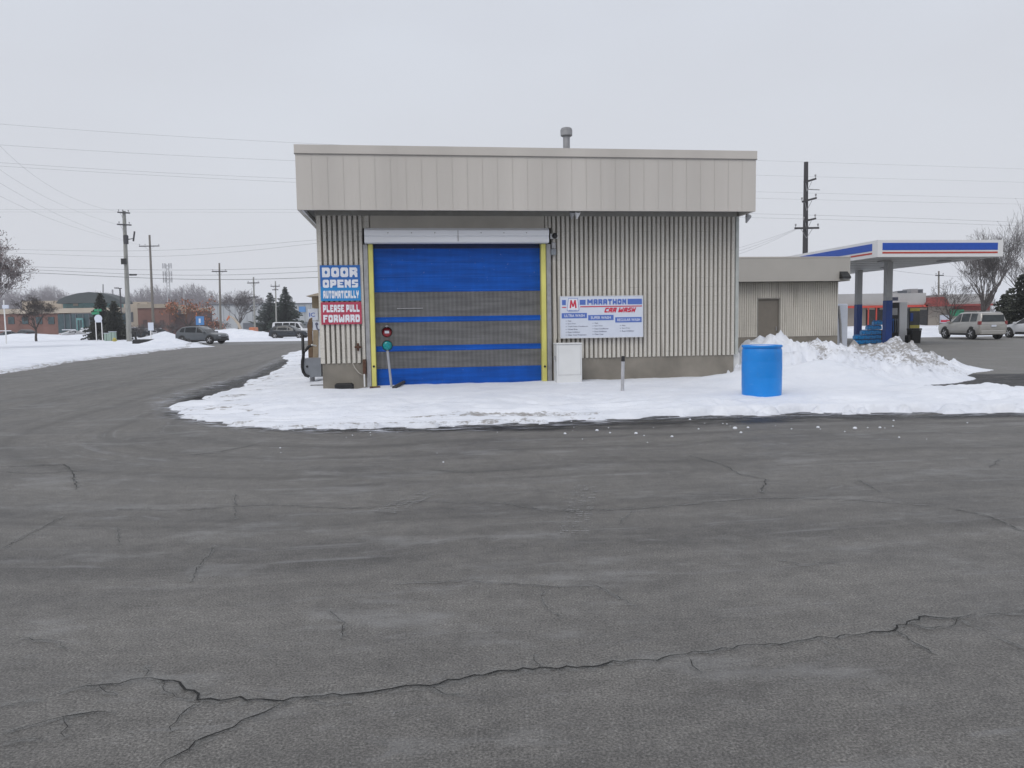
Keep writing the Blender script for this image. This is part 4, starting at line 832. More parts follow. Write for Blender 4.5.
mb = MB(); mb.box(.25,CW-.30,-.010,-.002,rz0,rz1); mb.build('red_line', M['red'], cn); mb = MB(); mb.box(-.010,-.002,.45,CD-.3,rz0,rz1); mb.build('red_line', M['red'], cn)
mb = MB(); mb.box(.13,CW-.13,.13,CD-.13,cz0+.02,cz0+.06); mb.build('soffit', M['canopy_soffit'], cn)
mb = MB()
for k in range(1, 12): mb.box(.14,CW-.14,CD*k/12-.015,CD*k/12+.015,cz0+.005,cz0+.019)
mb.build('soffit_joint', M['galv'], cn)
for u_ in (2.0,5.4):
    for v_ in (2.5,7.5,12.5): MB().box(u_-.25,u_+.25,v_-.25,v_+.25,cz0-.06,cz0+.004).build('light_box', M['column_grey'], cn)
for (px, Yd, py) in ((888,42,300.5),(858.6,49,304.5)):
    c_ = at(px, 290, Yd); l = Vector((c_.x-cA.x, c_.y-cA.y, 0)); a = l.dot(EU); b = l.dot(EV); zb = at(px,py,Yd).z; hw = .165
    o = MB().rbox(a-hw,a+hw,b-hw,b+hw,zb,cz0+.018,.01).build('column', M['column_grey'], cn); MB().rbox(a-hw-.01,a+hw+.01,b-hw-.01,b+hw+.01,0,zb-.002,.01).build('blue_base', M['col_blue'], o)
# pump
Yp = 45; p0 = at(906.5,338,Yp); pp = thing('fuel_pump', 'black fuel dispenser with wide white end panel under the canopy', 'fuel pump', Vector((p0.x,Yp,0)), 0)
P = lambda px, py: (at(px,py,Yp).x-p0.x, at(px,py,Yp).z)
mb = MB(); mb.rbox(P(898,0)[0],P(906.5,0)[0],0,.6,.15,P(902,302.5)[1],.03); bk = mb.build('cabinet', M['black'], pp)
mb = MB(); a, b = P(899.3,0)[0],P(905,0)[0]; mb.box(a,b,-.02,-.002,P(902,315)[1],P(902,308)[1]); mb.build('display', M['galv'], bk)
for k in range(3): mb = MB(); x = a+.06+k*.13; z_ = P(902,323)[1]; mb.tube([(x,-.04,z_+.15),(x,-.06,z_-.1),(x+.03,-.05,z_-.35),(x,-.03,z_-.55)], .02, 6); mb.box(x-.03,x+.03,-.07,-.002,z_+.12,z_+.26); mb.build('nozzle', M['grey'] if k else M['sign_blue'], pp)
mb = MB(); mb.rbox(P(906.7,0)[0],P(914.8,0)[0],-.05,.65,.0,P(910,302)[1],.03); mb.build('end_panel', M['canopy_white'], pp)
mb = MB(); mb.box(P(896,0)[0],P(905,0)[0],-.04,-.0,P(900,302)[1]+.08,P(900,298.5)[1]+.08); mb.box(P(898,0)[0],P(898.6,0)[0],0,.05,P(902,302.5)[1]-.02,P(902,302.5)[1]+.09); mb.build('number_flag', M['letter_grey'], pp)
tb = thing('trash_bin', 'black trash bin beside the white pump panel, with a low black block by it', 'trash bin', Vector((at(923.5,330,44).x,44,0)), 0)
P = lambda px, py: (at(px,py,44).x-at(923.5,330,44).x, at(px,py,44).z)
mb = MB(); a, b = P(918.5,0)[0], P(928,0)[0]; mb.loft([[(a+.04,-.2,0),(b-.04,-.2,0),(b-.04,.3,0),(a+.04,.3,0)],[(a,-.25,P(920,330)[1]),(b,-.25,P(920,330)[1]),(b,.35,P(920,330)[1]),(a,.35,P(920,330)[1])]], True, True); mb.build('body', M['black'], tb)
mb = MB(); mb.rbox(a-.02,b+.02,-.28,.38,P(920,329.8)[1],P(920,328.2)[1],.02); mb.build('lid', M['black'], tb); mb = MB(); mb.rbox(P(914.8,0)[0],P(918.2,0)[0],-.2,.2,0,P(916,335)[1],.02); mb.build('side_block', M['rubber'], tb)
ds = thing('window_washer_stand', 'dark stand with a yellow top strip and yellow base strip behind the trash bin', 'stand', Vector((at(923,330,47).x,47,0)), 0)
P = lambda px, py: (at(px,py,47).x-at(923,330,47).x, at(px,py,47).z)
mb = MB(); mb.rbox(P(917.5,0)[0],P(928.4,0)[0],0,.5,0,P(920,307.5)[1],.03); mb.build('body', M['glass_dark'], ds)
mb = MB(); mb.box(P(917.8,0)[0],P(928.0,0)[0],-.02,-.002,P(920,311)[1],P(920,308)[1]); mb.build('yellow_strip', M['hyd_yellow'], ds); mb = MB(); mb.box(P(918,0)[0],P(928,0)[0],-.02,-.002,P(920,328)[1],P(920,325)[1]); mb.build('yellow_strip', M['hyd_yellow'], ds); mb = MB(); mb.box(P(918.2,0)[0],P(921,0)[0],-.03,-.002,P(920,321)[1],P(920,313)[1]); mb.build('blue_panel', M['col_blue'], ds)
# washer fluid packs and firewood by the column
jug = thing('washer_fluid_pack', 'x', 'jug pack', (0,0,0), 0, 'blue jug packs stacked by the canopy column')
mb = MB(); mb.rbox(-.24,.24,-.18,.18,0,.20,.03); mb.build('wrapped_jugs', M['bright_blue'], jug, smooth=False)
mb = MB()
for i in range(4):
    for j in range(2): mb.lathe([(.05,.19),(.04,.235),(.02,.25),(.02,.275)], 8, (-.18+i*.12,-.08+j*.16,0))
mb.build('jug_caps', M['far_blue'], jug)
first = True; names = ['left end column','second column from the left','third column from the left','tallest right column']
for ci, (px, Yd, n) in enumerate(((858.5,43.6,2),(865,44.0,3),(871,44.4,4),(876.5,44.8,5))):
    b0 = at(px,330,Yd)
    for k in range(n):
        j = jug if first else copy_tree(jug); first = False; pos = ['lowest','second lowest','third from the ground','fourth from the ground','fifth from the ground','topmost'][k] if k < n-1 else 'topmost'
        j.location = (b0.x+random.uniform(-.03,.03), Yd, .02+k*.262); j['label'] = f'blue washer jug pack, {pos} in the {names[ci]}'
wd_ = None
for i, (px, py) in enumerate(((880,336),(884.5,336.5),(882,332.5),(879,340),(885,340.5))):
    b0 = at(px, py, 45.5); r0_ = thing('firewood_bundle', ['brown firewood bundle on the ground beside the blue jug stack','brown firewood bundle next to the right canopy column','topmost brown firewood bundle of the small stack','bottom left brown firewood bundle behind the snow pile','bottom right brown firewood bundle behind the snow pile'][i], 'firewood', b0-Vector((0,0,.12)), 0, 'firewood bundles by the canopy column')
    mb = MB(); rr = random.Random(i)
    for k in range(9): mb.lathe([(.05,-.2),(.055,0),(.05,.2)], 5, (-.11+.11*(k%3)+rr.uniform(-.01,.01),0,.05+.09*(k//3)), 'y')
    mb.build('logs', M['brown'], r0_); mb = MB(); mb.box(-.175,.175,-.03,.03,.27,.285); mb.build('wrap', M['tan_box'], r0_)
# ------------------------------------------------------------------ plants
def branchy(seed, h, r0, levels=5, spread=.55, n0=4, up=.35, lean=0, trunk_h=.22, split=(2,3), tip=None, shrink=.72, sides=5, minr=.004, bare=0):
    rng = random.Random(seed); T = MB(); C_ = MB(); tips = []
    def seg(p, d, l, r, lv):
        pts = [p]; q = p; dd = d.copy(); n = 3 if lv < 3 else 2
        for k in range(n):
            dd = (dd+Vector((rng.gauss(0,.13),rng.gauss(0,.13),rng.gauss(0,.08)+up*.10))).normalized(); q = q+dd*l/n; pts.append(q)
        r1 = max(minr, r*(.62 if lv else .72)); mbx = T if lv < 2 else C_
        mbx.tube(pts, [r+(r1-r)*k/n for k in range(n+1)], sides if lv < 2 else 3, False)
        if lv >= levels: tips.append((q, dd)); return
        nb = n0 if lv == 0 else rng.randint(*split)
        for k in range(nb):
            t = rng.uniform(.45,1) if (k and lv) else 1.0; o = pts[-1] if t > .9 else pts[max(1, int(t*n))]
            az = 2*PI*(k+rng.random())/nb; s = spread*rng.uniform(.6,1.3)*(1.15 if lv == 0 else 1)
            a = dd.cross(Vector((0,0,1)) if abs(dd.z) < .95 else Vector((1,0,0))).normalized(); b = dd.cross(a)
            nd = (dd*math.cos(s)+(a*math.cos(az)+b*math.sin(az))*math.sin(s)); nd.z += up*.35; nd.normalize()
            seg(o, nd, l*shrink*rng.uniform(.8,1.2)*(1.25 if lv == 0 else 1), r1*(.85 if nb < 3 else .72), lv+1)
    seg(Vector((0,0,-.1)), Vector((lean,0,1)).normalized(), h*trunk_h, r0, 0); return T, C_, tips
def bare_tree(name, label, loc, seed, mt, mc, group=None, leaf=None, leafn=3, leafs=.12, **k):
    T, C_, tips = branchy(seed, **k); r_ = thing(name, label, 'tree', loc, 0, group); T.build('trunk', mt, r_); cr_ = C_.build('crown', mc, r_)
    if leaf:
        rng = random.Random(seed+1); mb = MB()
        for p, d in tips:
            for _ in range(leafn):
                c_ = p+Vector((rng.gauss(0,leafs*1.6),rng.gauss(0,leafs*1.6),rng.gauss(0,leafs*1.4))); a = Vector((rng.gauss(0,1),rng.gauss(0,1),rng.gauss(0,1))).normalized()*leafs; b = a.cross(Vector((rng.gauss(0,1),rng.gauss(0,1),rng.gauss(0,1)))).normalized()*leafs*.6
                mb.m(rng.randrange(len(leaf))).add([c_-a, c_-b, c_+a, c_+b], [(0,1,2,3)])
        mb.build('foliage', leaf, r_)
    return r_
def gl(px, Yd, z=0.0): p = at(px, 330, Yd); return Vector((p.x, Yd, z))
bare_tree('bare_tree', 'tall leafless spreading tree rising behind the canopy and strip mall', gl(976,78), 23, M['bark'], M['bark_grey'], h=11.2, r0=.36, levels=8, n0=6, spread=.42, up=.72, trunk_h=.19, split=(2,3), shrink=.78, minr=.010)
bare_tree('bare_tree', 'leafless tree at the right frame edge behind the dark evergreen', gl(1030,88), 5, M['bark'], M['bark_grey'], h=11, r0=.28, levels=7, n0=5, spread=.45, up=.7, trunk_h=.22, split=(2,3), shrink=.75, minr=.012)
bare_tree('bare_tree', 'small round leafless tree in front of the strip mall behind the silver car', gl(952,60), 33, M['bark'], M['bark'], h=4.6, r0=.10, levels=6, n0=5, spread=.6, up=.2, trunk_h=.30, shrink=.72, minr=.009)
bare_tree('leafy_winter_tree', 'tree with clumps of dull reddish dried leaves at the left frame edge', gl(-9,55), 12, M['bark'], M['bark_snow'], h=8.6, r0=.20, levels=8, n0=6, spread=.50, up=.5, trunk_h=.27, shrink=.74, minr=.012, leaf=[M['leaf_red'], M['bark_snow'], M['bark_snow']], leafn=3, leafs=.06)
bare_tree('bare_tree', 'small bare brown tree standing in the snow before the low brick wing', gl(35.5,98,.2), 41, M['bark'], M['bark'], h=6.4, r0=.16, levels=8, n0=6, spread=.6, up=.3, trunk_h=.24, shrink=.72, minr=.014)
bare_tree('bare_tree', 'grey bare round tree in front of the pale warehouse wall', gl(237,150), 43, M['bark_far'], M['bark_far'], h=9, r0=.2, levels=7, n0=5, spread=.55, up=.35, trunk_h=.25, shrink=.74, minr=.022)
bare_tree('oak_tree', 'tree holding orange brown dead leaves behind the blue sign', gl(190,118), 44, M['bark'], M['leaf_brown'], h=8.2, r0=.2, levels=5, n0=5, spread=.6, up=.2, trunk_h=.22, shrink=.76, minr=.02, leaf=[M['leaf_brown'], M['orange'], M['leaf_brown']], leafn=3, leafs=.16)
bare_tree('oak_tree', 'smaller orange brown tree just right of the blue sign', gl(211,122), 45, M['bark'], M['leaf_brown'], h=4.6, r0=.12, levels=5, n0=5, spread=.6, up=.2, trunk_h=.2, shrink=.76, minr=.02, leaf=[M['leaf_brown'], M['bark_far'], M['orange']], leafn=2, leafs=.13)
for i, (px, Yd, hh, sd) in enumerate(((142,120,4.2,61),(158,124,4.6,62),(172,122,4.4,63),(200,126,5.6,64),(222,128,5.0,65))):
    bare_tree('bare_shrub', ['bare shrub before the red brick wall right of the tall pole','bare shrub before brick wall left of the cell tower','bare shrub below the cell tower','bare twiggy bush behind the grey moving car','bare twiggy bush left of the round warehouse tree'][i], gl(px,Yd), sd, M['bark'], M['bark_far'], 'bare shrubs along the far buildings', h=hh, r0=.08, levels=5, n0=6, spread=.6, up=.3, trunk_h=.15, shrink=.82, minr=.02)
def conifer(name, label, loc, h, w_, seed, m, group=None, droop=.25, gap=.0, z0=.06):
    rng = random.Random(seed); r_ = thing(name, label, 'tree', loc, 0, group); MB().tube([(0,0,-.1),(0,0,h*.97)], [w_*.05,.02], 6).build('trunk', M['bark'], r_); mb = MB(); nl = int(h*4.2)
    for i in range(nl):
        t = i/nl; z = h*(z0+(1-z0)*t); rr_ = w_*(1-t)**.85*rng.uniform(.78,1.1)+.06; nb = max(5, int(15*(1-t))+5)
        for k in range(nb):
            if rng.random() < gap: continue
            az = 2*PI*(k+rng.random())/nb; L_ = rr_*rng.uniform(.65,1.12); d = Vector((math.cos(az),math.sin(az),0)); s = Vector((-d.y,d.x,0)); n = max(3, int(L_/.22))
            for q in range(n):
                f = (q+.5)/n; c_ = Vector((0,0,z-droop*L_*f*f+rng.gauss(0,.05)+.12*f*L_*(.3)))+d*L_*f+s*rng.gauss(0,.06); e = .17+.16*(1-f)
                for sg in (-1,1): mb.add([c_-d*.10, c_+s*sg*e*rng.uniform(.7,1.3)+d*.14+Vector((0,0,-.07-rng.random()*.08)), c_+d*.22+Vector((0,0,-.03))], [(0,1,2)])
                mb.add([c_-d*.1+Vector((0,0,.05)), c_+d*.2+Vector((0,0,.07)), c_+d*.05+Vector((0,0,-.20))], [(0,1,2)])
    mb.build('crown', m, r_); return r_
conifer('spruce_tree', 'dark spruce just left of the tall pale pole, partly hiding the green roofed building', gl(102,104,.1), 6.4, 2.3, 71, M['needle_dark'])
conifer('spruce_tree', 'darker wider spruce directly beside the base of the tall pale pole', gl(115,101,.1), 5.2, 2.3, 72, M['needle_dark'])
conifer('pine_tree', 'ragged open pine, left one of the pair before the pale warehouse', gl(271,150), 8.2, 4.2, 73, M['needle_blue'], gap=.28, droop=-.15)
conifer('pine_tree', 'dense pointed pine, right one of the pair before the pale warehouse', gl(286.5,146), 9.0, 4.0, 74, M['needle'], gap=.06, droop=.0)
conifer('arborvitae_tree', 'big dark evergreen at the right frame edge above the white car', gl(1022,62), 4.9, 2.6, 75, M['needle_dark'], droop=.1, z0=.0)
conifer('arborvitae_tree', 'lower dark evergreen just behind the rear of the silver car', gl(1004,64), 3.4, 1.9, 76, M['needle_dark'], droop=.1, z0=.0)
# far woods: one mass of bare trees on the horizon
mb = MB(); rng = random.Random(9)
for k in range(2300):
    px = rng.uniform(-60,345); Yd = rng.uniform(330,430); p = gl(px, Yd); u_ = (px+60)/400; h = (20+1.8*math.sin(px*.045)+1.2*math.sin(px*.13+1))*rng.uniform(.72,1.06)*(Yd/380)
    if px > 240: h *= max(.3,1-(px-240)/120)
    r_ = rng.uniform(.08,.16); mb.add([(p.x-r_,Yd,0),(p.x+r_,Yd,0),(p.x+rng.gauss(0,.5),Yd,h)], [(0,1,2)])
    for q in range(44):
        z = h*rng.uniform(.2,.97); L_ = h*.26*(1.15-z/h)**.6*rng.uniform(.4,1.1); a = rng.uniform(-PI/2,PI/2)*.85; dx, dz = L_*math.sin(a), L_*math.cos(a); y_ = Yd+rng.uniform(-2,2); t_ = rng.uniform(.04,.10)
        mb.add([(p.x,y_,z),(p.x+t_*2,y_,z+t_),(p.x+dx,y_,z+dz)], [(0,1,2)])
o = mb.build('far_woods', mat('far_wood_twigs', (.15,.135,.145), .95, .25, .05)); tag(o, 'hazy line of bare woods on the horizon at left', 'woods', kind='stuff')
mb = MB()
for k in range(500):
    px = rng.uniform(740,1160); Yd = rng.uniform(150,190); p = gl(px, Yd); h = 5*rng.uniform(.7,1.2)
    for q in range(14):
        z = h*rng.uniform(0,.9); L_ = h*.3*rng.uniform(.4,1.1); a = rng.uniform(-PI/2,PI/2)*.8; mb.add([(p.x,Yd,z),(p.x+.1,Yd,z),(p.x+L_*math.sin(a),Yd,z+L_*math.cos(a))], [(0,1,2)])
o = mb.build('far_brush', M['bark_far']); tag(o, 'low bare brush far behind the strip mall at right', 'brush', kind='stuff')
# ------------------------------------------------------------------ vehicles
def car(name, label, cat, loc, heading, paint, L_=4.5, Wd=1.84, Hh=1.68, kind='suv', group=None, glass='car_glass', snowy=False):
    # local: x forward, y left, wheels at z=0. heading = world angle of forward
    t = thing(name, label, cat, loc, heading, group); hl = L_/2; hw = Wd/2; wr = .385 if kind != 'sedan' else .325; zb = .24
    if kind == 'suv':   S_ = [(-hl,.45,.78,.80,.84),(-hl+.04,.34,.98,1.02,.90),(-hl+.22,.28,1.06,Hh-.40,.93),(-hl+.55,.26,1.08,Hh-.13,.97),(-hl+1.1,.24,1.06,Hh-.03,1),(-.3,.24,1.03,Hh,1),(.15,.24,1.02,Hh-.06,1),(.62,.24,1.01,Hh-.30,1),(1.10,.24,1.00,1.04,1),(1.5,.26,.99,1.02,.99),(hl-.35,.28,.93,.96,.95),(hl-.10,.30,.82,.86,.88),(hl,.38,.66,.70,.80)]
    elif kind == 'boxy': S_ = [(-hl,.42,.92,.95,.93),(-hl+.04,.34,1.06,1.10,.97),(-hl+.09,.30,1.10,Hh-.26,.99),(-hl+.20,.28,1.10,Hh-.07,1),(-hl+.5,.26,1.10,Hh,1),(-.4,.26,1.08,Hh,1),(.05,.26,1.07,Hh-.03,1),(.34,.26,1.06,Hh-.18,1),(.86,.26,1.05,1.12,1),(1.2,.27,1.04,1.08,1),(hl-.25,.29,.98,1.01,.97),(hl-.06,.32,.88,.92,.93),(hl,.40,.72,.76,.88)]
    elif kind == 'van':  S_ = [(-hl,.40,1.15,Hh-.25,.95),(-hl+.06,.30,1.18,Hh-.08,.98),(-hl+.3,.28,1.2,Hh,1),(-.1,.26,1.2,Hh,1),(.9,.26,1.2,Hh-.02,1),(1.3,.26,1.18,Hh-.18,1),(1.95,.26,1.12,1.18,1),(2.2,.26,1.05,1.09,.99),(hl-.12,.30,.9,.95,.95),(hl,.38,.7,.75,.88)]
    else:                S_ = [(-hl,.42,.76,.80,.82),(-hl+.08,.32,.90,.94,.90),(-hl+.5,.26,.96,1.0,.95),(-hl+.95,.22,.95,1.14,.98),(-.75,.22,.94,Hh-.06,1),(-.2,.22,.93,Hh,1),(.25,.22,.92,Hh-.04,1),(.6,.22,.91,Hh-.20,1),(1.12,.22,.90,.96,1),(1.4,.23,.87,.91,.99),(hl-.3,.26,.78,.82,.93),(hl-.06,.30,.66,.70,.86),(hl,.36,.58,.60,.80)]
    def ring(x, zl, zbelt, zt, wf):
        w0 = hw*wf; tall = max(0, min(1, (zt-zbelt)/.35)); wt = w0*(.99-.20*tall); r_ = [(.80*w0,zl),(.95*w0,zl+.05),(w0*.99,zl+.20),(w0,zl+.42 if zl+.42 < zbelt-.12 else zbelt-.14),(w0*.985,zbelt-.05),(w0*.955,zbelt)]
        r_ += [(wt+(w0*.955-wt)*.35,zbelt+(zt-zbelt)*.66),(wt,zt-.05*tall-.012),(wt*.86,zt-.006)]
        return [(x,y,z) for y, z in r_]+[(x,-y,z) for y, z in reversed(r_)]
    mb = MB(); mb.loft([ring(*s) for s in S_], True, True); body = mb.build('body', paint, t, smooth=True)
    def surf(x, f):      # side glass plane : f 0 at the belt, 1 near the roof
        for a, b in zip(S_[:-1], S_[1:]):
            if a[0] <= x <= b[0]:
                k = (x-a[0])/(b[0]-a[0]); ra, rb_ = ring(*a), ring(*b); P0 = Vector(ra[5]).lerp(Vector(rb_[5]), k); P1 = Vector(ra[7]).lerp(Vector(rb_[7]), k); Pm = Vector(ra[6]).lerp(Vector(rb_[6]), k)
                return P0.lerp(Pm, f/.66) if f < .66 else Pm.lerp(P1, (f-.66)/.34)
    def glass_quad(xa, xb, side, cut0=0, cut1=0, nm='window', gm=glass):
        mb = MB(); n = 6; vs = []
        for i in range(n+1):
            for f in (.07,.5,.90):
                x = xa+cut0*f+(xb-cut1*f-xa-cut0*f)*i/n; p = surf(x, f)
                if p is None: p = surf(max(S_[0][0], min(S_[-1][0], x)), f)
                vs.append((p.x, side*(p.y+.012), p.z+.002))
        mb.add(vs, [(i*3+j, i*3+j+1, (i+1)*3+j+1, (i+1)*3+j) for i in range(n) for j in (0,1)]); return mb.build(nm, M[gm], t)
    if kind in ('suv','boxy'): spans = [(-hl+.50,-hl+1.0,.18,0),(-hl+1.12,-.06,0,0),(.05,.92,0,.62)] if kind == 'suv' else [(-hl+.36,-hl+.98,.04,0),(-hl+1.10,-.32,0,0),(-.22,.74,0,.55)]
    elif kind == 'van': spans = [(-hl+.4,-hl+1.5,0,0),(-hl+1.6,-.1,0,0),(0,.75,0,0),(.85,1.75,0,.6)]
    else: spans = [(-hl+1.05,-.62,.35,0),(-.54,.12,0,0),(.20,.95,0,.42)]
    for side in (1,-1):
        for a, b, c0, c1 in spans: glass_quad(a, b, side, c0, c1)
    def slope_glass(ia, ib, nm):
        a, b = ring(*S_[ia]), ring(*S_[ib]); pa, pb = Vector(a[8]), Vector(b[8]); n_ = Vector((-(pb.z-pa.z),0,pb.x-pa.x)).normalized()*.012; ya_, yb_ = pa.y*1.02, pb.y*1.02
        pa2, pb2 = pa.lerp(pb,.06), pa.lerp(pb,.96); MB().add([(pa2.x,ya_,pa2.z)+Vector((0,0,0)).to_tuple() if 0 else (pa2.x+n_.x,ya_,pa2.z+n_.z),(pa2.x+n_.x,-ya_,pa2.z+n_.z),(pb2.x+n_.x,-yb_,pb2.z+n_.z),(pb2.x+n_.x,yb_,pb2.z+n_.z)], [(0,1,2,3)]).build(nm, M[glass], t)
    nS = len(S_)
    if kind == 'suv': slope_glass(7,8,'windscreen'); slope_glass(1,2,'rear_window')
    elif kind == 'boxy': slope_glass(7,8,'windscreen'); MB().loft([[(x,y,z) for y, z in ((hw*.80,1.12),(-hw*.80,1.12),(-hw*.70,Hh-.20),(hw*.70,Hh-.20))] for x in (-hl+.02,-hl+.20)], True, True).build('rear_window', M[glass], t)
    elif kind == 'van': slope_glass(5,6,'windscreen')
    else: slope_glass(7,8,'windscreen'); slope_glass(3,4,'rear_window')
    fx = hl-.88; rx = -hl+.80 if kind != 'van' else -hl+1.1
    for side in (1,-1):
        for x in (fx, rx):
            mb = MB(); mb.lathe([(wr+.065,-.004),(wr+.065,.010),(wr+.03,.012)], 22, (x,0,wr), 'y'); mb.v = [(a, side*(hw*.985)+side*abs(b) if 1 else 0, max(c,.24)) for a, b, c in mb.v]; mb.build('wheel_arch', M['black'], t)
            y0 = side*(hw-.10); wl_ = MB().lathe([(wr*.6,-.10),(wr*.96,-.10),(wr,-.06),(wr,.06),(wr*.96,.125),(wr*.66,.135)], 24, (0,0,0), 'y')
            wl_.v = [(a+x, y0+side*b, c+wr) for a, b, c in wl_.v]; wh = wl_.build('wheel', M['rubber'], t, smooth=True)
            mb = MB(); mb.lathe([(wr*.64,.10),(wr*.62,.137),(wr*.56,.125)], 20, (0,0,0), 'y'); mb.m(0)
            for k in range(5):
                a = 2*PI*k/5; ca, sa = math.cos(a), math.sin(a); w2 = .032
                mb.add([(ca*.03-sa*w2,.139,sa*.03+ca*w2),(ca*wr*.6-sa*w2,.139,sa*wr*.6+ca*w2),(ca*wr*.6+sa*w2,.139,sa*wr*.6-ca*w2),(ca*.03+sa*w2,.139,sa*.03-ca*w2)], [(0,1,2,3)])
            mb.lathe([(.06,.11),(.055,.145),(.02,.15)], 10, (0,0,0), 'y'); mb.v = [(a+x, y0+side*b, c+wr) for a, b, c in mb.v]; mb.build('rim', M['chrome'], wh)
    for side in (1,-1):
        z_ = .78 if kind != 'sedan' else .66; MB().rbox(hl-.20,hl-.02,side*hw*.62-.16,side*hw*.62+.16,z_-.09,z_+.05,.03).build('headlight', M['head'], t)
        if kind == 'boxy': MB().rbox(-hl-.005,-hl+.20,side*hw*.91-.09,side*hw*.91+.085,.94,1.16,.03).build('tail_light', M['tail'], t)
        else: MB().rbox(-hl+.01,-hl+.24,side*hw*.74-.14,side*hw*.74+.14,.86 if kind != 'sedan' else .72,1.02 if kind != 'sedan' else .86,.03).build('tail_light', M['tail'], t)
        MB().rbox(.78,.96,side*(hw+.06)-.09,side*(hw+.06)+.09,1.02 if kind != 'sedan' else .92,1.17 if kind != 'sedan' else 1.05,.03).build('mirror', paint, t)
        for x in (-.02,.98) if kind != 'van' else (.8,):
            p = surf(x-.22,.0); MB().box(x-.30,x-.14,side*p.y-.012+side*.01,side*p.y+.012+side*.014,p.z-.16,p.z-.13).build('door_handle', M['black'], t)
    MB().rbox(-hl-.04,-hl+.16,-hw*.88,hw*.88,.36,.58,.04).build('rear_bumper', paint if kind == 'boxy' else M['black'], t); MB().rbox(hl-.2,hl+.03,-hw*.82,hw*.82,.30,.50,.04).build('front_bumper', M['black'] if kind != 'sedan' else paint, t)
    MB().rbox(-hl-.052,-hl-.03,-.16,.16,.80 if kind == 'boxy' else .40,.92 if kind == 'boxy' else .5,.004).build('licence_plate', M['sign_white'], t)
    MB().box(hl-.04,hl+.006,-hw*.45,hw*.45,.50,.64).build('grille', M['black'], t)
    for side in (1,-1): MB().box(-hl+.9,hl-1.45,side*hw*.99-.02,side*hw*.99+.02,.27,.40).build('sill', M['black'], t)
    if kind in ('suv','boxy'):
        for side in (1,-1): MB().tube([(-hl+.7,side*hw*.72,Hh+.01),(-hl+.8,side*hw*.72,Hh+.05),(.1,side*hw*.72,Hh+.045),(.25,side*hw*.72,Hh-.02)], .018, 6).build('roof_rail', M['black'], t)
    if snowy: MB().loft([[(-hl+.5,-.55,Hh),(.2,-.55,Hh),(.2,.55,Hh),(-hl+.5,.55,Hh)],[(-hl+.55,-.5,Hh+.12),(.1,-.5,Hh+.12),(.1,.5,Hh+.12),(-hl+.55,.5,Hh+.12)]], True, True).build('roof_snow', M['snow_far'], t)
    return t
def carloc(px, Yd): p = at(px, 330, Yd); return Vector((p.x, Yd, .006))
car('parked_car', 'silver boxy sport utility car seen from behind at left rear, on the right lot', 'car', carloc(970.8,50.2), R(92), M['car_silver'], 4.45, 1.82, 1.74, 'boxy', glass='car_glass_light')
car('parked_car', 'white sedan cut by the right frame edge beside the silver car', 'car', carloc(1038,50.4), R(99), M['car_white'], 4.6, 1.8, 1.45, 'sedan')
car('moving_car', 'dark grey crossover on the street with its nose to the right', 'car', carloc(202,71.5), R(-14), M['car_grey'], 4.55, 1.88, 1.66, 'suv')
car('parked_car', 'black crossover facing right on the far street before the white van', 'car', carloc(290,94), R(-5), M['car_black'], 4.7, 1.9, 1.66, 'suv')
car('parked_van', 'white van with a row of side windows behind the black crossover', 'van', carloc(292,112), R(-4), M['car_white'], 5.2, 1.95, 2.15, 'van')
for i, (px, Yd, hd_, pc, kd, sn, lb) in enumerate(((74,128,40,'car_white','sedan',True,'white snow covered car left of its white neighbour before the brick wing'),(93,128,42,'car_white','suv',True,'white snow topped car right of its white neighbour near the teal entrance'),(10,130,35,'car_grey','sedan',True,'grey car half hidden by the bank near the left frame edge'),(24,131,150,'car_black','suv',False,'dark car behind the snow bank left of the small bare tree'),
    (136,122,40,'car_black','suv',True,'dark car right of the tall pale pole behind the bank'),(150,124,35,'car_white','sedan',True,'pale snowy car behind the small white sign'),(160,150,40,'car_grey','sedan',True,'grey snowy car before the right end of the brick building'))):
    car('parked_car', lb, 'car', carloc(px,Yd)+Vector((0,0,.0)), R(hd_), M[pc], 4.4, 1.8, 1.45 if kd == 'sedan' else 1.66, kd, 'cars parked before the far buildings', snowy=sn)
# ------------------------------------------------------------------ far buildings
def pxbox(root, name, m, px0, py0, px1, py1, Yd, depth, parent=None, zbase=None, thick=None):
    a = at(px0, (py0+py1)/2, Yd); b = at(px1, (py0+py1)/2, Yd); z0 = at((px0+px1)/2, py1, Yd).z if zbase is None else zbase; z1 = at((px0+px1)/2, py0, Yd).z; o = root.location
    return MB().box(a.x-o.x, b.x-o.x, Yd-o.y, Yd-o.y+depth, z0, z1).build(name, m, parent or root)
Yg = 152
bg_ = thing('office_building', 'low office with curved dark roof, teal glass band and brick wing', 'building', gl(80,Yg), 0)
pxbox(bg_,'brick_wing',M['brick'],-60,313.5,60,331,Yg,4,zbase=-.1); pxbox(bg_,'cream_band',M['cream'],-60,308.8,121,313.6,Yg-.4,4); pxbox(bg_,'upper_storey',M['cream'],22,301,60,309,Yg+2,2)
pxbox(bg_,'glass_front',M['teal_dark'],58,313.7,121,331,Yg-.2,4,zbase=-.1)
for x in (64,70,75.5,83,89,95): pxbox(bg_,'mullion',M['ware_dark'],x,313.8,x+.8,330,Yg-.35,.14)
for x in (8,22,36,48): pxbox(bg_,'window',M['teal_dark'],x,317,x+6,324,Yg-.15,.14)
e_ = pxbox(bg_,'entrance',M['teal'],76.4,318,83,331,Yg-.8,.4,zbase=0); pxbox(bg_,'door_leaf',M['teal_dark'],77.6,320,79.4,330.5,Yg-.86,.05,e_,zbase=.1); pxbox(bg_,'door_leaf',M['teal_dark'],80.1,320,81.9,330.5,Yg-.86,.05,e_,zbase=.1)
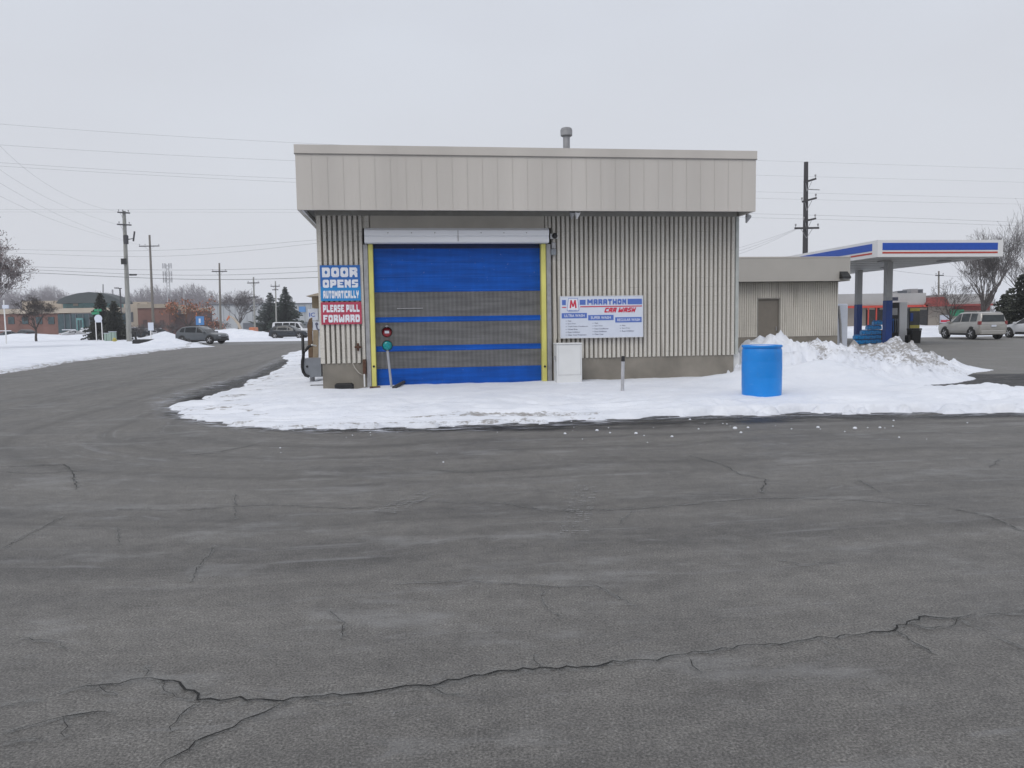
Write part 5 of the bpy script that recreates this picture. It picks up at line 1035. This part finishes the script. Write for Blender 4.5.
pxbox(bg_,'clerestory',M['teal'],63,301.5,116,309,Yg+1,3); pxbox(bg_,'cream_panel',M['cream'],57,302.5,63,309,Yg+1.1,2.5); pxbox(bg_,'clerestory_panel',M['cream'],73,302,78,306,Yg+.9,.09)
o_ = bg_.location; top = [(57.0,303.4),(60,299.6),(68,296.2),(78,293.4),(90,292),(102,293.2),(112,296),(119,299.2),(123.5,302.6)]
up_ = [(at(x,y,Yg-.5).x-o_.x, at(x,y,Yg-.5).z) for x, y in top]; lo_ = [(at(x,y,Yg-.5).x-o_.x, at(x,y,Yg-.5).z) for x, y in ((122,303.6),(100,303.2),(80,303),(60,303.9))]
mb = MB(); mb.prism(up_+lo_, -.9, 3.5); rf = mb.build('curved_roof', M['dark_roof'], bg_); MB().tube([(at(95,292,Yg).x-o_.x,3,at(95,292.5,Yg).z),(at(95,284,Yg).x-o_.x,3,at(95,283.5,Yg).z)], .12, 6).build('roof_mast', M['galv'], rf)
Yr = 165; bb_ = thing('brick_building', 'red brick building with tan parapet right of the tall pale pole', 'building', gl(150,Yr), 0)
pxbox(bb_,'main_wall',M['brick'],138,308,169,331.5,Yr,5,zbase=-.1); pxbox(bb_,'left_wall',M['cream'],116,303.5,138,331.5,Yr+2,4,zbase=-.1); pxbox(bb_,'parapet',M['tan'],137,304,170,308,Yr-.3,5.5); pxbox(bb_,'upper_box',M['cream'],118,302,147,304.5,Yr+3,2)
pxbox(bb_,'right_wing',M['brick_dark'],169.2,310,207,332,Yr+3,3,zbase=-.1); pxbox(bb_,'wing_parapet',M['tan'],168.8,305.5,186,314,Yr+2.6,3); pxbox(bb_,'wing_recess',M['ware_dark'],175,309.5,181,314.3,Yr+2.5,.09); pxbox(bb_,'wing_parapet_right',M['tan'],187,308,207,311,Yr+2.7,3.2)
for x in (120,125,130): pxbox(bb_,'window',M['ware_dark'],x,312,x+3,322,Yr+1.9,.09)
for x in (143,151,160): pxbox(bb_,'window',M['brick_dark'],x,320,x+4,328,Yr-.1,.09)
Yw = 235; wb = thing('warehouse', 'long pale grey metal warehouse with dark base band', 'building', gl(265,Yw), 0)
pxbox(wb,'wall',M['warehouse'],205,304.5,335,331,Yw,12,zbase=-.1); pxbox(wb,'roof_edge',M['ware_dark'],205,303.4,335,304.5,Yw-.3,12.3); pxbox(wb,'base_band',M['ware_dark'],243,322.3,335,328,Yw-.25,.2); pxbox(wb,'wall_band',M['far_blue'],299,306.5,305.5,312,Yw-.35,.2)
for k in range(22): x = 206+k*5.8; pxbox(wb,'panel_rib',M['ware_dark'] if 0 else M['grey'],x,304.6,x+.25,322,Yw-.1,.08)
Ys = 88; sm = thing('strip_mall', 'strip mall with grey parapet, red trim posts and red mansard roof behind the canopy', 'building', gl(925,Ys), 0)
pm = mat('mall_parapet', (.36,.355,.35), .85, .08, .5); tw = mat('mall_wall', (.33,.30,.26), .9, .1, .5)
pxbox(sm,'back_wall',tw,838,303,866,331,Ys+.5,14,zbase=-.1); pxbox(sm,'parapet',pm,836,293.5,926,305.3,Ys-.6,15); pxbox(sm,'red_trim',M['red'],840,305.4,928,307.6,Ys-.9,.6); pxbox(sm,'shop_front',M['glass_dark'],866.2,306.5,928,331,Ys+.4,12,zbase=-.1)
for x in (868,876,885.5,896,916): pxbox(sm,'red_post',M['red'],x,307.7,x+1.0,326,Ys-.85,.12,zbase=0)
for x in (867,880,893,919): pxbox(sm,'lit_header',M['cream'],x,307.9,x+8,309.6,Ys+.3,.09)
pxbox(sm,'right_wall',tw,928.2,303,990,331,Ys+.3,12,zbase=-.1); pxbox(sm,'right_parapet',pm,945,294,993.5,304,Ys-.5,13); pxbox(sm,'right_trim',M['dull_red'],926,304.1,994,306,Ys-.9,1.0); pxbox(sm,'brown_band',M['dull_red'],955,306.1,990,310.5,Ys+.1,.15)
rt = [(925,304.4),(929,299.0),(932,297.3),(943,296.8),(947,299.5),(949,304.4)]; mb = MB(); mb.prism([(at(x,y,Ys-.8).x-sm.location.x, at(x,y,Ys-.8).z) for x, y in rt], -.9, 5); mb.build('mansard_roof', M['dull_red'], sm)
g_ = pxbox(sm,'green_awning',M['green'],951,309.5,964,316,Ys-.15,.4); pxbox(sm,'poster',M['sign_white'],940,315,952,323,Ys+.15,.1); pxbox(sm,'poster_stripe',M['letter_red'],941,320,950,322,Ys+.1,.04)
for i, (x0, x1, y0, dd) in enumerate(((892.5,897.5,291.5,2),(903,907,290.5,2.5),(911,918,288.8,3),(918.3,923,289.2,3.2))):
    r_ = pxbox(sm,'rooftop_unit',M['galv'] if i % 2 == 0 else M['ware_dark'],x0,y0,x1,293.4,Ys+dd,2)
# cell tower
Yt_ = 360; ct = thing('cell_tower', 'slim lattice cell tower with antenna tiers above the far woods', 'tower', gl(171.2,Yt_), 0)
zt_ = at(171.2,264,Yt_).z; mb = MB(); pw = .75
for s in ((-pw,-pw),(pw,-pw),(0,pw)): mb.tube([(s[0]*1.2,s[1]*1.2,0),(s[0]*.8,s[1]*.8,zt_)], .12, 4)
for k in range(20):
    z = zt_*k/20; mb.tube([(-pw,-pw,z),(pw,-pw,z+zt_/20)], .07, 4); mb.tube([(pw,-pw,z),(-pw,-pw,z+zt_/20)], .07, 4)
mb.build('lattice_mast', M['galv'], ct)
for k, y in enumerate((266,274,280)):
    z = at(171,y,Yt_).z
    for x in (-1.9,-.95,.95,1.9): MB().box(x-.22,x+.22,-1.2,-.9,z-1.2,z+1.2).build('antenna', M['galv'], ct)
    MB().box(-2.2,2.2,-.95,-.8,z-.1,z+.1).build('antenna_rail', M['galv'], ct)
for i, px in enumerate((185.5,169)):
    o = MB().tube([(0,0,0),(0,0,at(px,(285,290)[i],300).z)], [.22,.12], 6).build('far_mast', M['galv'], loc=gl(px,300)); tag(o, ['thin grey mast rising from the woods right of the cell tower','short thin mast rising from the woods behind the cell tower'][i], 'mast')
# ------------------------------------------------------------------ utility poles
def pole(label, px, ytop, ybase_px, Yd, r_, m, arms, lean=0, name='utility_pole', group='utility poles', sway=0):
    b0 = gl(px, Yd); t = thing(name, label, 'utility pole', b0, 0, group); zt = at(px+lean, ytop, Yd).z; dx = at(px+lean, ytop, Yd).x-b0.x
    MB().tube([(0,0,-.3),(dx,0,zt)], [r_*1.15,r_*.75], 10).build('pole', m, t, smooth=True)
    for (y, x0, x1, yaw, pins) in arms:
        z = at(px+lean, y, Yd).z; f = z/zt; cx_ = dx*f; k = Yd/F; a = (x0)*k; b = (x1)*k; ca, sa = math.cos(yaw), math.sin(yaw)
        mb = MB(); mb.T = Matrix.Translation((cx_,-r_-.06,z)) @ Matrix.Rotation(yaw,4,'Y'); mb.box(a,b,-.06,.06,-.07,.07)
        ar = mb.build('crossarm', M['pole_dark'], t)
        for pn_ in pins:
            q_ = mb.T @ Vector((pn_*k,0,.07)); MB().lathe([(.025,0),(.03,.10),(.07,.14),(.075,.22),(.03,.27)], 8, tuple(q_)).build('insulator', M['galv'], ar)
        if x1-x0 > 8:
            mb = MB()
            for s in (x0*.5, x1*.5): q_ = Vector((cx_+s*k,-r_-.05,z-.02)); mb.tube([q_, (cx_,-r_-.02,z-.75)], .02, 4)
            mb.build('brace', M['galv'], ar)
    return t
pL = pole('tall pale utility pole with two crossarms, nearest pole on the left', 128.6, 211, 342, 88, .25, M['concrete_pole'], [(213,-5,7,R(5),(-4,0,5.5)),(225,-6,8,R(4),(-4,6))], lean=-4.6)
k = 88/F
b0 = pL.location
tz_ = at(127,240,88); mb = MB(); mb.lathe([(.25,-.5),(.28,.4),(.2,.5)], 10, (tz_.x-b0.x+.55*k*10*.2,-.5,tz_.z)); mb.tube([(tz_.x-b0.x,-.3,tz_.z),(tz_.x-b0.x+.9,-.4,tz_.z+.1)], .05, 6); mb.tube([(tz_.x-b0.x+.9,-.4,tz_.z-.2),(tz_.x-b0.x+1.1,-.4,tz_.z+.9)], .09, 6)
mb.build('transformer', M['pole_dark'], pL)
w2 = at(125.6,261,88); MB().box(w2.x-b0.x-.33,w2.x-b0.x+.30,-.42,-.33,w2.z-.4,w2.z+.25).build('equipment_box', M['black'], pL)
pole('slim utility pole with one wide crossarm, just right of the tall pale pole', 153.5, 235, 335, 125, .20, M['wood_pole'], [(246.3,-10,10,0,(-9.5,-4,9.5))], lean=-4)
pole('thin utility pole behind the grey moving car, one small crossarm', 220.5, 263, 332, 118, .16, M['wood_pole'], [(271.5,-7,8,0,(-6,6.5))], lean=-1.2)
pole('thin utility pole with two crossarms left of the pine pair', 254.8, 277, 334, 122, .15, M['concrete_pole'], [(283,-6,6,0,(-5,5)),(297,-4.5,4.5,0,())], lean=-1.3)
pole('thin utility pole in front of the pine pair', 276.4, 281, 331, 135, .13, M['concrete_pole'], [(286.3,-4.5,4.5,0,(-4,4)),(289.8,-3,3,0,())], lean=-1)
pR = pole('tall dark utility pole with tilted crossarms behind the store roof', 804.5, 162, 320, 60, .21, M['pole_dark'], [(182,-3.5,9,R(-16),(8.5,)),(201,-5,9.5,R(-14),(-5,9)),(221,-3.5,9,R(-12),(8.5,-3)),(228.5,-12,12,0,(-11,11))], lean=1.6)
q_ = at(805.5,190,60); MB().tube([(q_.x-pR.location.x,-.3,q_.z),(q_.x-pR.location.x+.95,-.3,q_.z-.05)], .04, 5).build('side_bracket', M['galv'], pR)
pole('distant utility pole with small crossarm above the strip mall', 938.5, 271, 320, 110, .14, M['wood_pole'], [(275.5,-4,4,0,(-3.5,3.5))], lean=.3)
# ------------------------------------------------------------------ overhead wires
def wire(label, pts, r_=.014, ext=(1,1)):
    P_ = [at(*p) for p in pts]; ys = [p[0] for p in pts]; n = 40; out_ = []
    a0, a1 = ys[0], ys[-1]; lo = a0-(a1-a0)*.02*ext[0]; hi = a1+(a1-a0)*.02*ext[1]
    def lag(t):
        r = Vector((0,0,0))
        for i, p in enumerate(P_):
            c_ = 1.0
            for j in range(len(P_)):
                if j != i: c_ *= (t-ys[j])/(ys[i]-ys[j])
            r += p*c_
        return r
    for i in range(n+1): out_.append(lag(lo+(hi-lo)*i/n))
    MB_ = MB(); c0 = out_[0]; MB_.tube([p-c0 for p in out_], r_, 4, False); o = MB_.build('overhead_wire', M['wire'], loc=c0); tag(o, label, 'wire', 'overhead wires')
# span one: from the left frame edge over the car wash to the dark pole and on
ORD = ['topmost','second highest','third highest','fourth highest']
for i, (y0, y1, y2, y3) in enumerate(((123,143,162,169),(144.5,161,176.5,182),(162,178.8,193,198.5),(166,182.6,199.5,203))):
    wire(f'{ORD[i]} of the four thin wires passing behind the car wash roof', [(-60,y0-4,43.5),(300,y1,51),(806,y2,60),(1100,y3+2.5,67)], .0045)
for i, (y0, y1, y2, y3) in enumerate(((209.3,209.5,215,226),(211.8,212.3,219,229))):
    wire(['upper','lower'][i]+' of two long level wires running from the tall pale pole to the dark pole', [(-60,y0,96),(124,y0+.3,88),(300,y1,81),(806,y2,60.3),(1100,y3,52)], .006)
for i, p in enumerate(([(-60,98,30),(0,146,40),(85,203,64),(121,212,87.6)],[(-60,128,30),(0,170,40),(60,204,60),(119,225,87.6)],[(-60,150,32),(0,183,42),(70,220,65),(121,239,87.6)],[(-60,170,33),(0,196,43),(80,229,70),(146,246,124.6)])):
    wire(['topmost','second','third','lowest'][i]+' of the steep wires descending from upper left to the left poles', p, .0055)
for i, (y0, y1, y2, rr_) in enumerate(((250,250,240,.010),(254,256,243.5,.010),(267,270,266.5,.014),(270,275,271.5,.016),(273,278.8,277.5,.024))):
    wire(['topmost','second','third','fourth','lowest and thickest'][i]+' of the five level wires crossing below the pole tops at left', [(-40,y0-1,92),(38,y0,90),(170,y1,86),(315,y2,80),(420,y2-3,76)], rr_)
for i, (y, r_) in enumerate(((247,.006),(250,.006),(253,.006))):
    wire(['upper','middle','lower'][i]+' slack wire sloping from the dark pole down behind the car wash', [(650,y+17,48),(742,y,54),(794,229.5+i*.6,59.6)], r_)
wire('faint wire crossing below the canopy soffit in front of the tall tree', [(840,262,90),(890,270,95),(938,275.4,109.5),(1000,277,115)], .014)
o = MB().lathe([(.02,-.45),(.10,-.38),(.10,.38),(.02,.45)], 10, (0,0,0), 'x').build('splice_case', M['black'], loc=at(133,274.8,87.5)); tag(o, 'black cable splice case hanging on the wires right of the tall pale pole', 'splice case')
# ------------------------------------------------------------------ roadside things on the left
def post_sign(name, label, cat, px, Yd, ybase, parts, group=None):
    b0 = gl(px, Yd, 0); t = thing(name, label, cat, b0, 0, group)
    for nm, m, x0, y0, x1, y1, dy, th in parts:
        a = at(x0,(y0+y1)/2,Yd); b = at(x1,(y0+y1)/2,Yd); MB().box(a.x-b0.x,b.x-b0.x,dy,dy+th,max(-.2, at((x0+x1)/2,y1,Yd).z),at((x0+x1)/2,y0,Yd).z).build(nm, m, t)
    return t
t = post_sign('street_sign', 'round topped white sign on two thin posts with green street blades above', 'sign', 98, 84, 340, [('post',M['white'],95.6,322,96.3,342,0,.06),('post',M['white'],101.6,322,102.3,342,0,.06),('blade',M['green'],94,309,101.5,311.5,-.02,.03),('blade',M['green'],92,312,99.5,314.5,-.06,.03)])
c_ = at(98.5,318.5,84); MB().lathe([(.42,0),(.42,-.03)], 20, (c_.x-t.location.x,-.04,c_.z), 'y').build('panel', M['sign_white'], t); MB().box(c_.x-t.location.x-.36,c_.x-t.location.x+.36,-.065,-.04,c_.z-.42,c_.z-.05).build('lower_panel', M['sign_white'], t)
MB().tube([(c_.x-t.location.x,0,c_.z),(c_.x-t.location.x,0,at(98,308,84).z)], .03, 6).build('blade_post', M['galv'], t)
for i, (px, w_, y0, lb) in enumerate(((106,5,333,'smaller pale green utility cabinet left of its larger neighbour'),(111,5.5,331.5,'larger pale green utility cabinet left of the tall pale pole'))):
    Yd = 92; b0 = gl(px, Yd); t = thing('utility_cabinet', lb, 'cabinet', b0, 0, 'green utility cabinets'); k = Yd/F; MB().rbox(-w_/2*k,w_/2*k,0,.6,0,at(px,y0,Yd).z-.05,.04).build('body', M['pale_green'], t); MB().rbox(-w_/2*k-.03,w_/2*k+.03,-.03,.63,at(px,y0,Yd).z-.049,at(px,y0,Yd).z,.02).build('lid', M['sign_white'], t); MB().box(-.02,.02,-.012,-.002,.1,at(px,y0,Yd).z-.12).build('door_joint', M['black'], t)
b0 = gl(114,80.5,.0); t = thing('fire_hydrant', 'dull yellow hydrant low at the kerb left of the tall pale pole', 'hydrant', b0, 0)
MB().lathe([(.2,0),(.15,.05),(.14,.42),(.17,.44),(.17,.48),(.12,.56),(.04,.62)], 12).build('barrel', M['hyd_yellow'], t, smooth=True); MB().lathe([(.07,-.24),(.07,.24)], 10, (0,0,.33), 'x').build('side_caps', M['hyd_yellow'], t)
b0 = gl(136,70,.1); t = thing('leaning_mailbox', 'dark leaning post with a rounded box on top in the snow beside the tall pole', 'mailbox', b0, 0)
a = at(137.2,345,70); b = at(134.5,334,70); MB().tube([(a.x-b0.x,0,0),(b.x-b0.x,0,b.z)], .10, 8).build('post', M['black'], t); MB().rbox(b.x-b0.x-.26,b.x-b0.x+.16,-.12,.3,b.z-.05,b.z+.17,.06).build('box', M['black'], t)
post_sign('small_sign', 'small white sign board on a white post right of the slim pole', 'sign', 150.5, 72, 341, [('board',M['sign_white'],148,322.5,153.5,330.5,0,.04),('post',M['white'],150.3,330.6,151.4,343,.0,.06)])
post_sign('lamp_post', 'thin white post with a pale box near its top at the left frame edge', 'lamp post', 4.7, 72, 343, [('post',M['board'],4.3,300,5.2,344,0,.08),('fixture',M['sign_white'],2.5,305,8,308.5,-.05,.2)])
t = post_sign('street_lamp', 'twin headed parking lamp over the curved roof', 'street lamp', 121, 130, 331, [('pole',M['pole_dark'],120.3,288,121.4,331,0,.15),('arm',M['pole_dark'],115.5,288,121.4,288.8,.02,.1),('lamp_head',M['galv'],114.3,287.2,118,288.6,-.1,.4),('lamp_head',M['galv'],112,289.5,112.8,294,-.1,.3)])
post_sign('blue_sign', 'blue sign with white figure above the grey moving car', 'sign', 199.5, 112, 330, [('panel',M['far_blue'],195.8,316.3,203.8,325,0,.12),('figure',M['sign_white'],198.8,318.5,200.6,323,-.02,.02),('post',M['galv'],199.2,325.1,200.2,332,0,.1)])
b0 = gl(234,112,0); t = thing('excavator_boom', 'pale orange slanted machine arm above the snow bank before the warehouse', 'machine', b0, 0)
J = lambda x, y: Vector((at(x,y,112).x-b0.x, 0, at(x,y,112).z))
MB().tube([J(241,330),J(238.5,324),J(234,318.5),J(229.5,316)], [.22,.2,.16,.12], 6).build('boom', M['cream'], t); MB().tube([J(229.5,316),J(226.8,320.5)], [.16,.12], 6).build('stick', M['orange'], t); MB().rbox(J(236,0).x,J(242,0).x,-.5,1.2,0,J(238,327.5).z,.1).build('base_body', M['orange'], t)
o = MB().rbox(-2.1,2.6,-.4,.4,0,.55,.08).build('dark_trough', M['black'], loc=gl(158,66,.05)); tag(o, 'low long black trough half buried behind the snow mound', 'trough')
b0 = gl(84,100,0)
for i, (x0, x1, y0, y1, lb) in enumerate(((62,74,336,331.5,'snowy grey ramp rail left of the teal entrance'),(76,92,331.5,336.5,'snowy grey ramp rail right of the teal entrance'))):
    a = at(x0,y0,118); b = at(x1,y1,118); r_ = thing('ramp_rail', lb, 'rail', Vector((a.x,118,0)), 0, 'ramp rails'); MB().prism([(0,0),(b.x-a.x,0),(b.x-a.x,b.z),(0,a.z)],0,.3).build('panel', M['galv'], r_); MB().tube([(0,0,a.z+.15),(b.x-a.x,0,b.z+.15)], .06, 6).build('handrail', M['galv'], r_)
# ------------------------------------------------------------------ damp winter air
hm = bpy.data.materials.new('haze_air'); hm.use_nodes = True; n_ = hm.node_tree.nodes; n_.clear(); vo = n_.new('ShaderNodeVolumePrincipled'); oo = n_.new('ShaderNodeOutputMaterial')
vo.inputs['Color'].default_value = (.93,.94,.97,1); vo.inputs['Density'].default_value = .00045; vo.inputs['Anisotropy'].default_value = .2; hm.node_tree.links.new(vo.outputs[0], oo.inputs['Volume'])
o = MB().box(-1520,1520,-70,2520,-1.1,70).build('haze', hm); tag(o, kind='stuff')
S.cycles.volume_bounces = 1; S.cycles.volume_step_rate = 10; S.cycles.volume_max_steps = 64
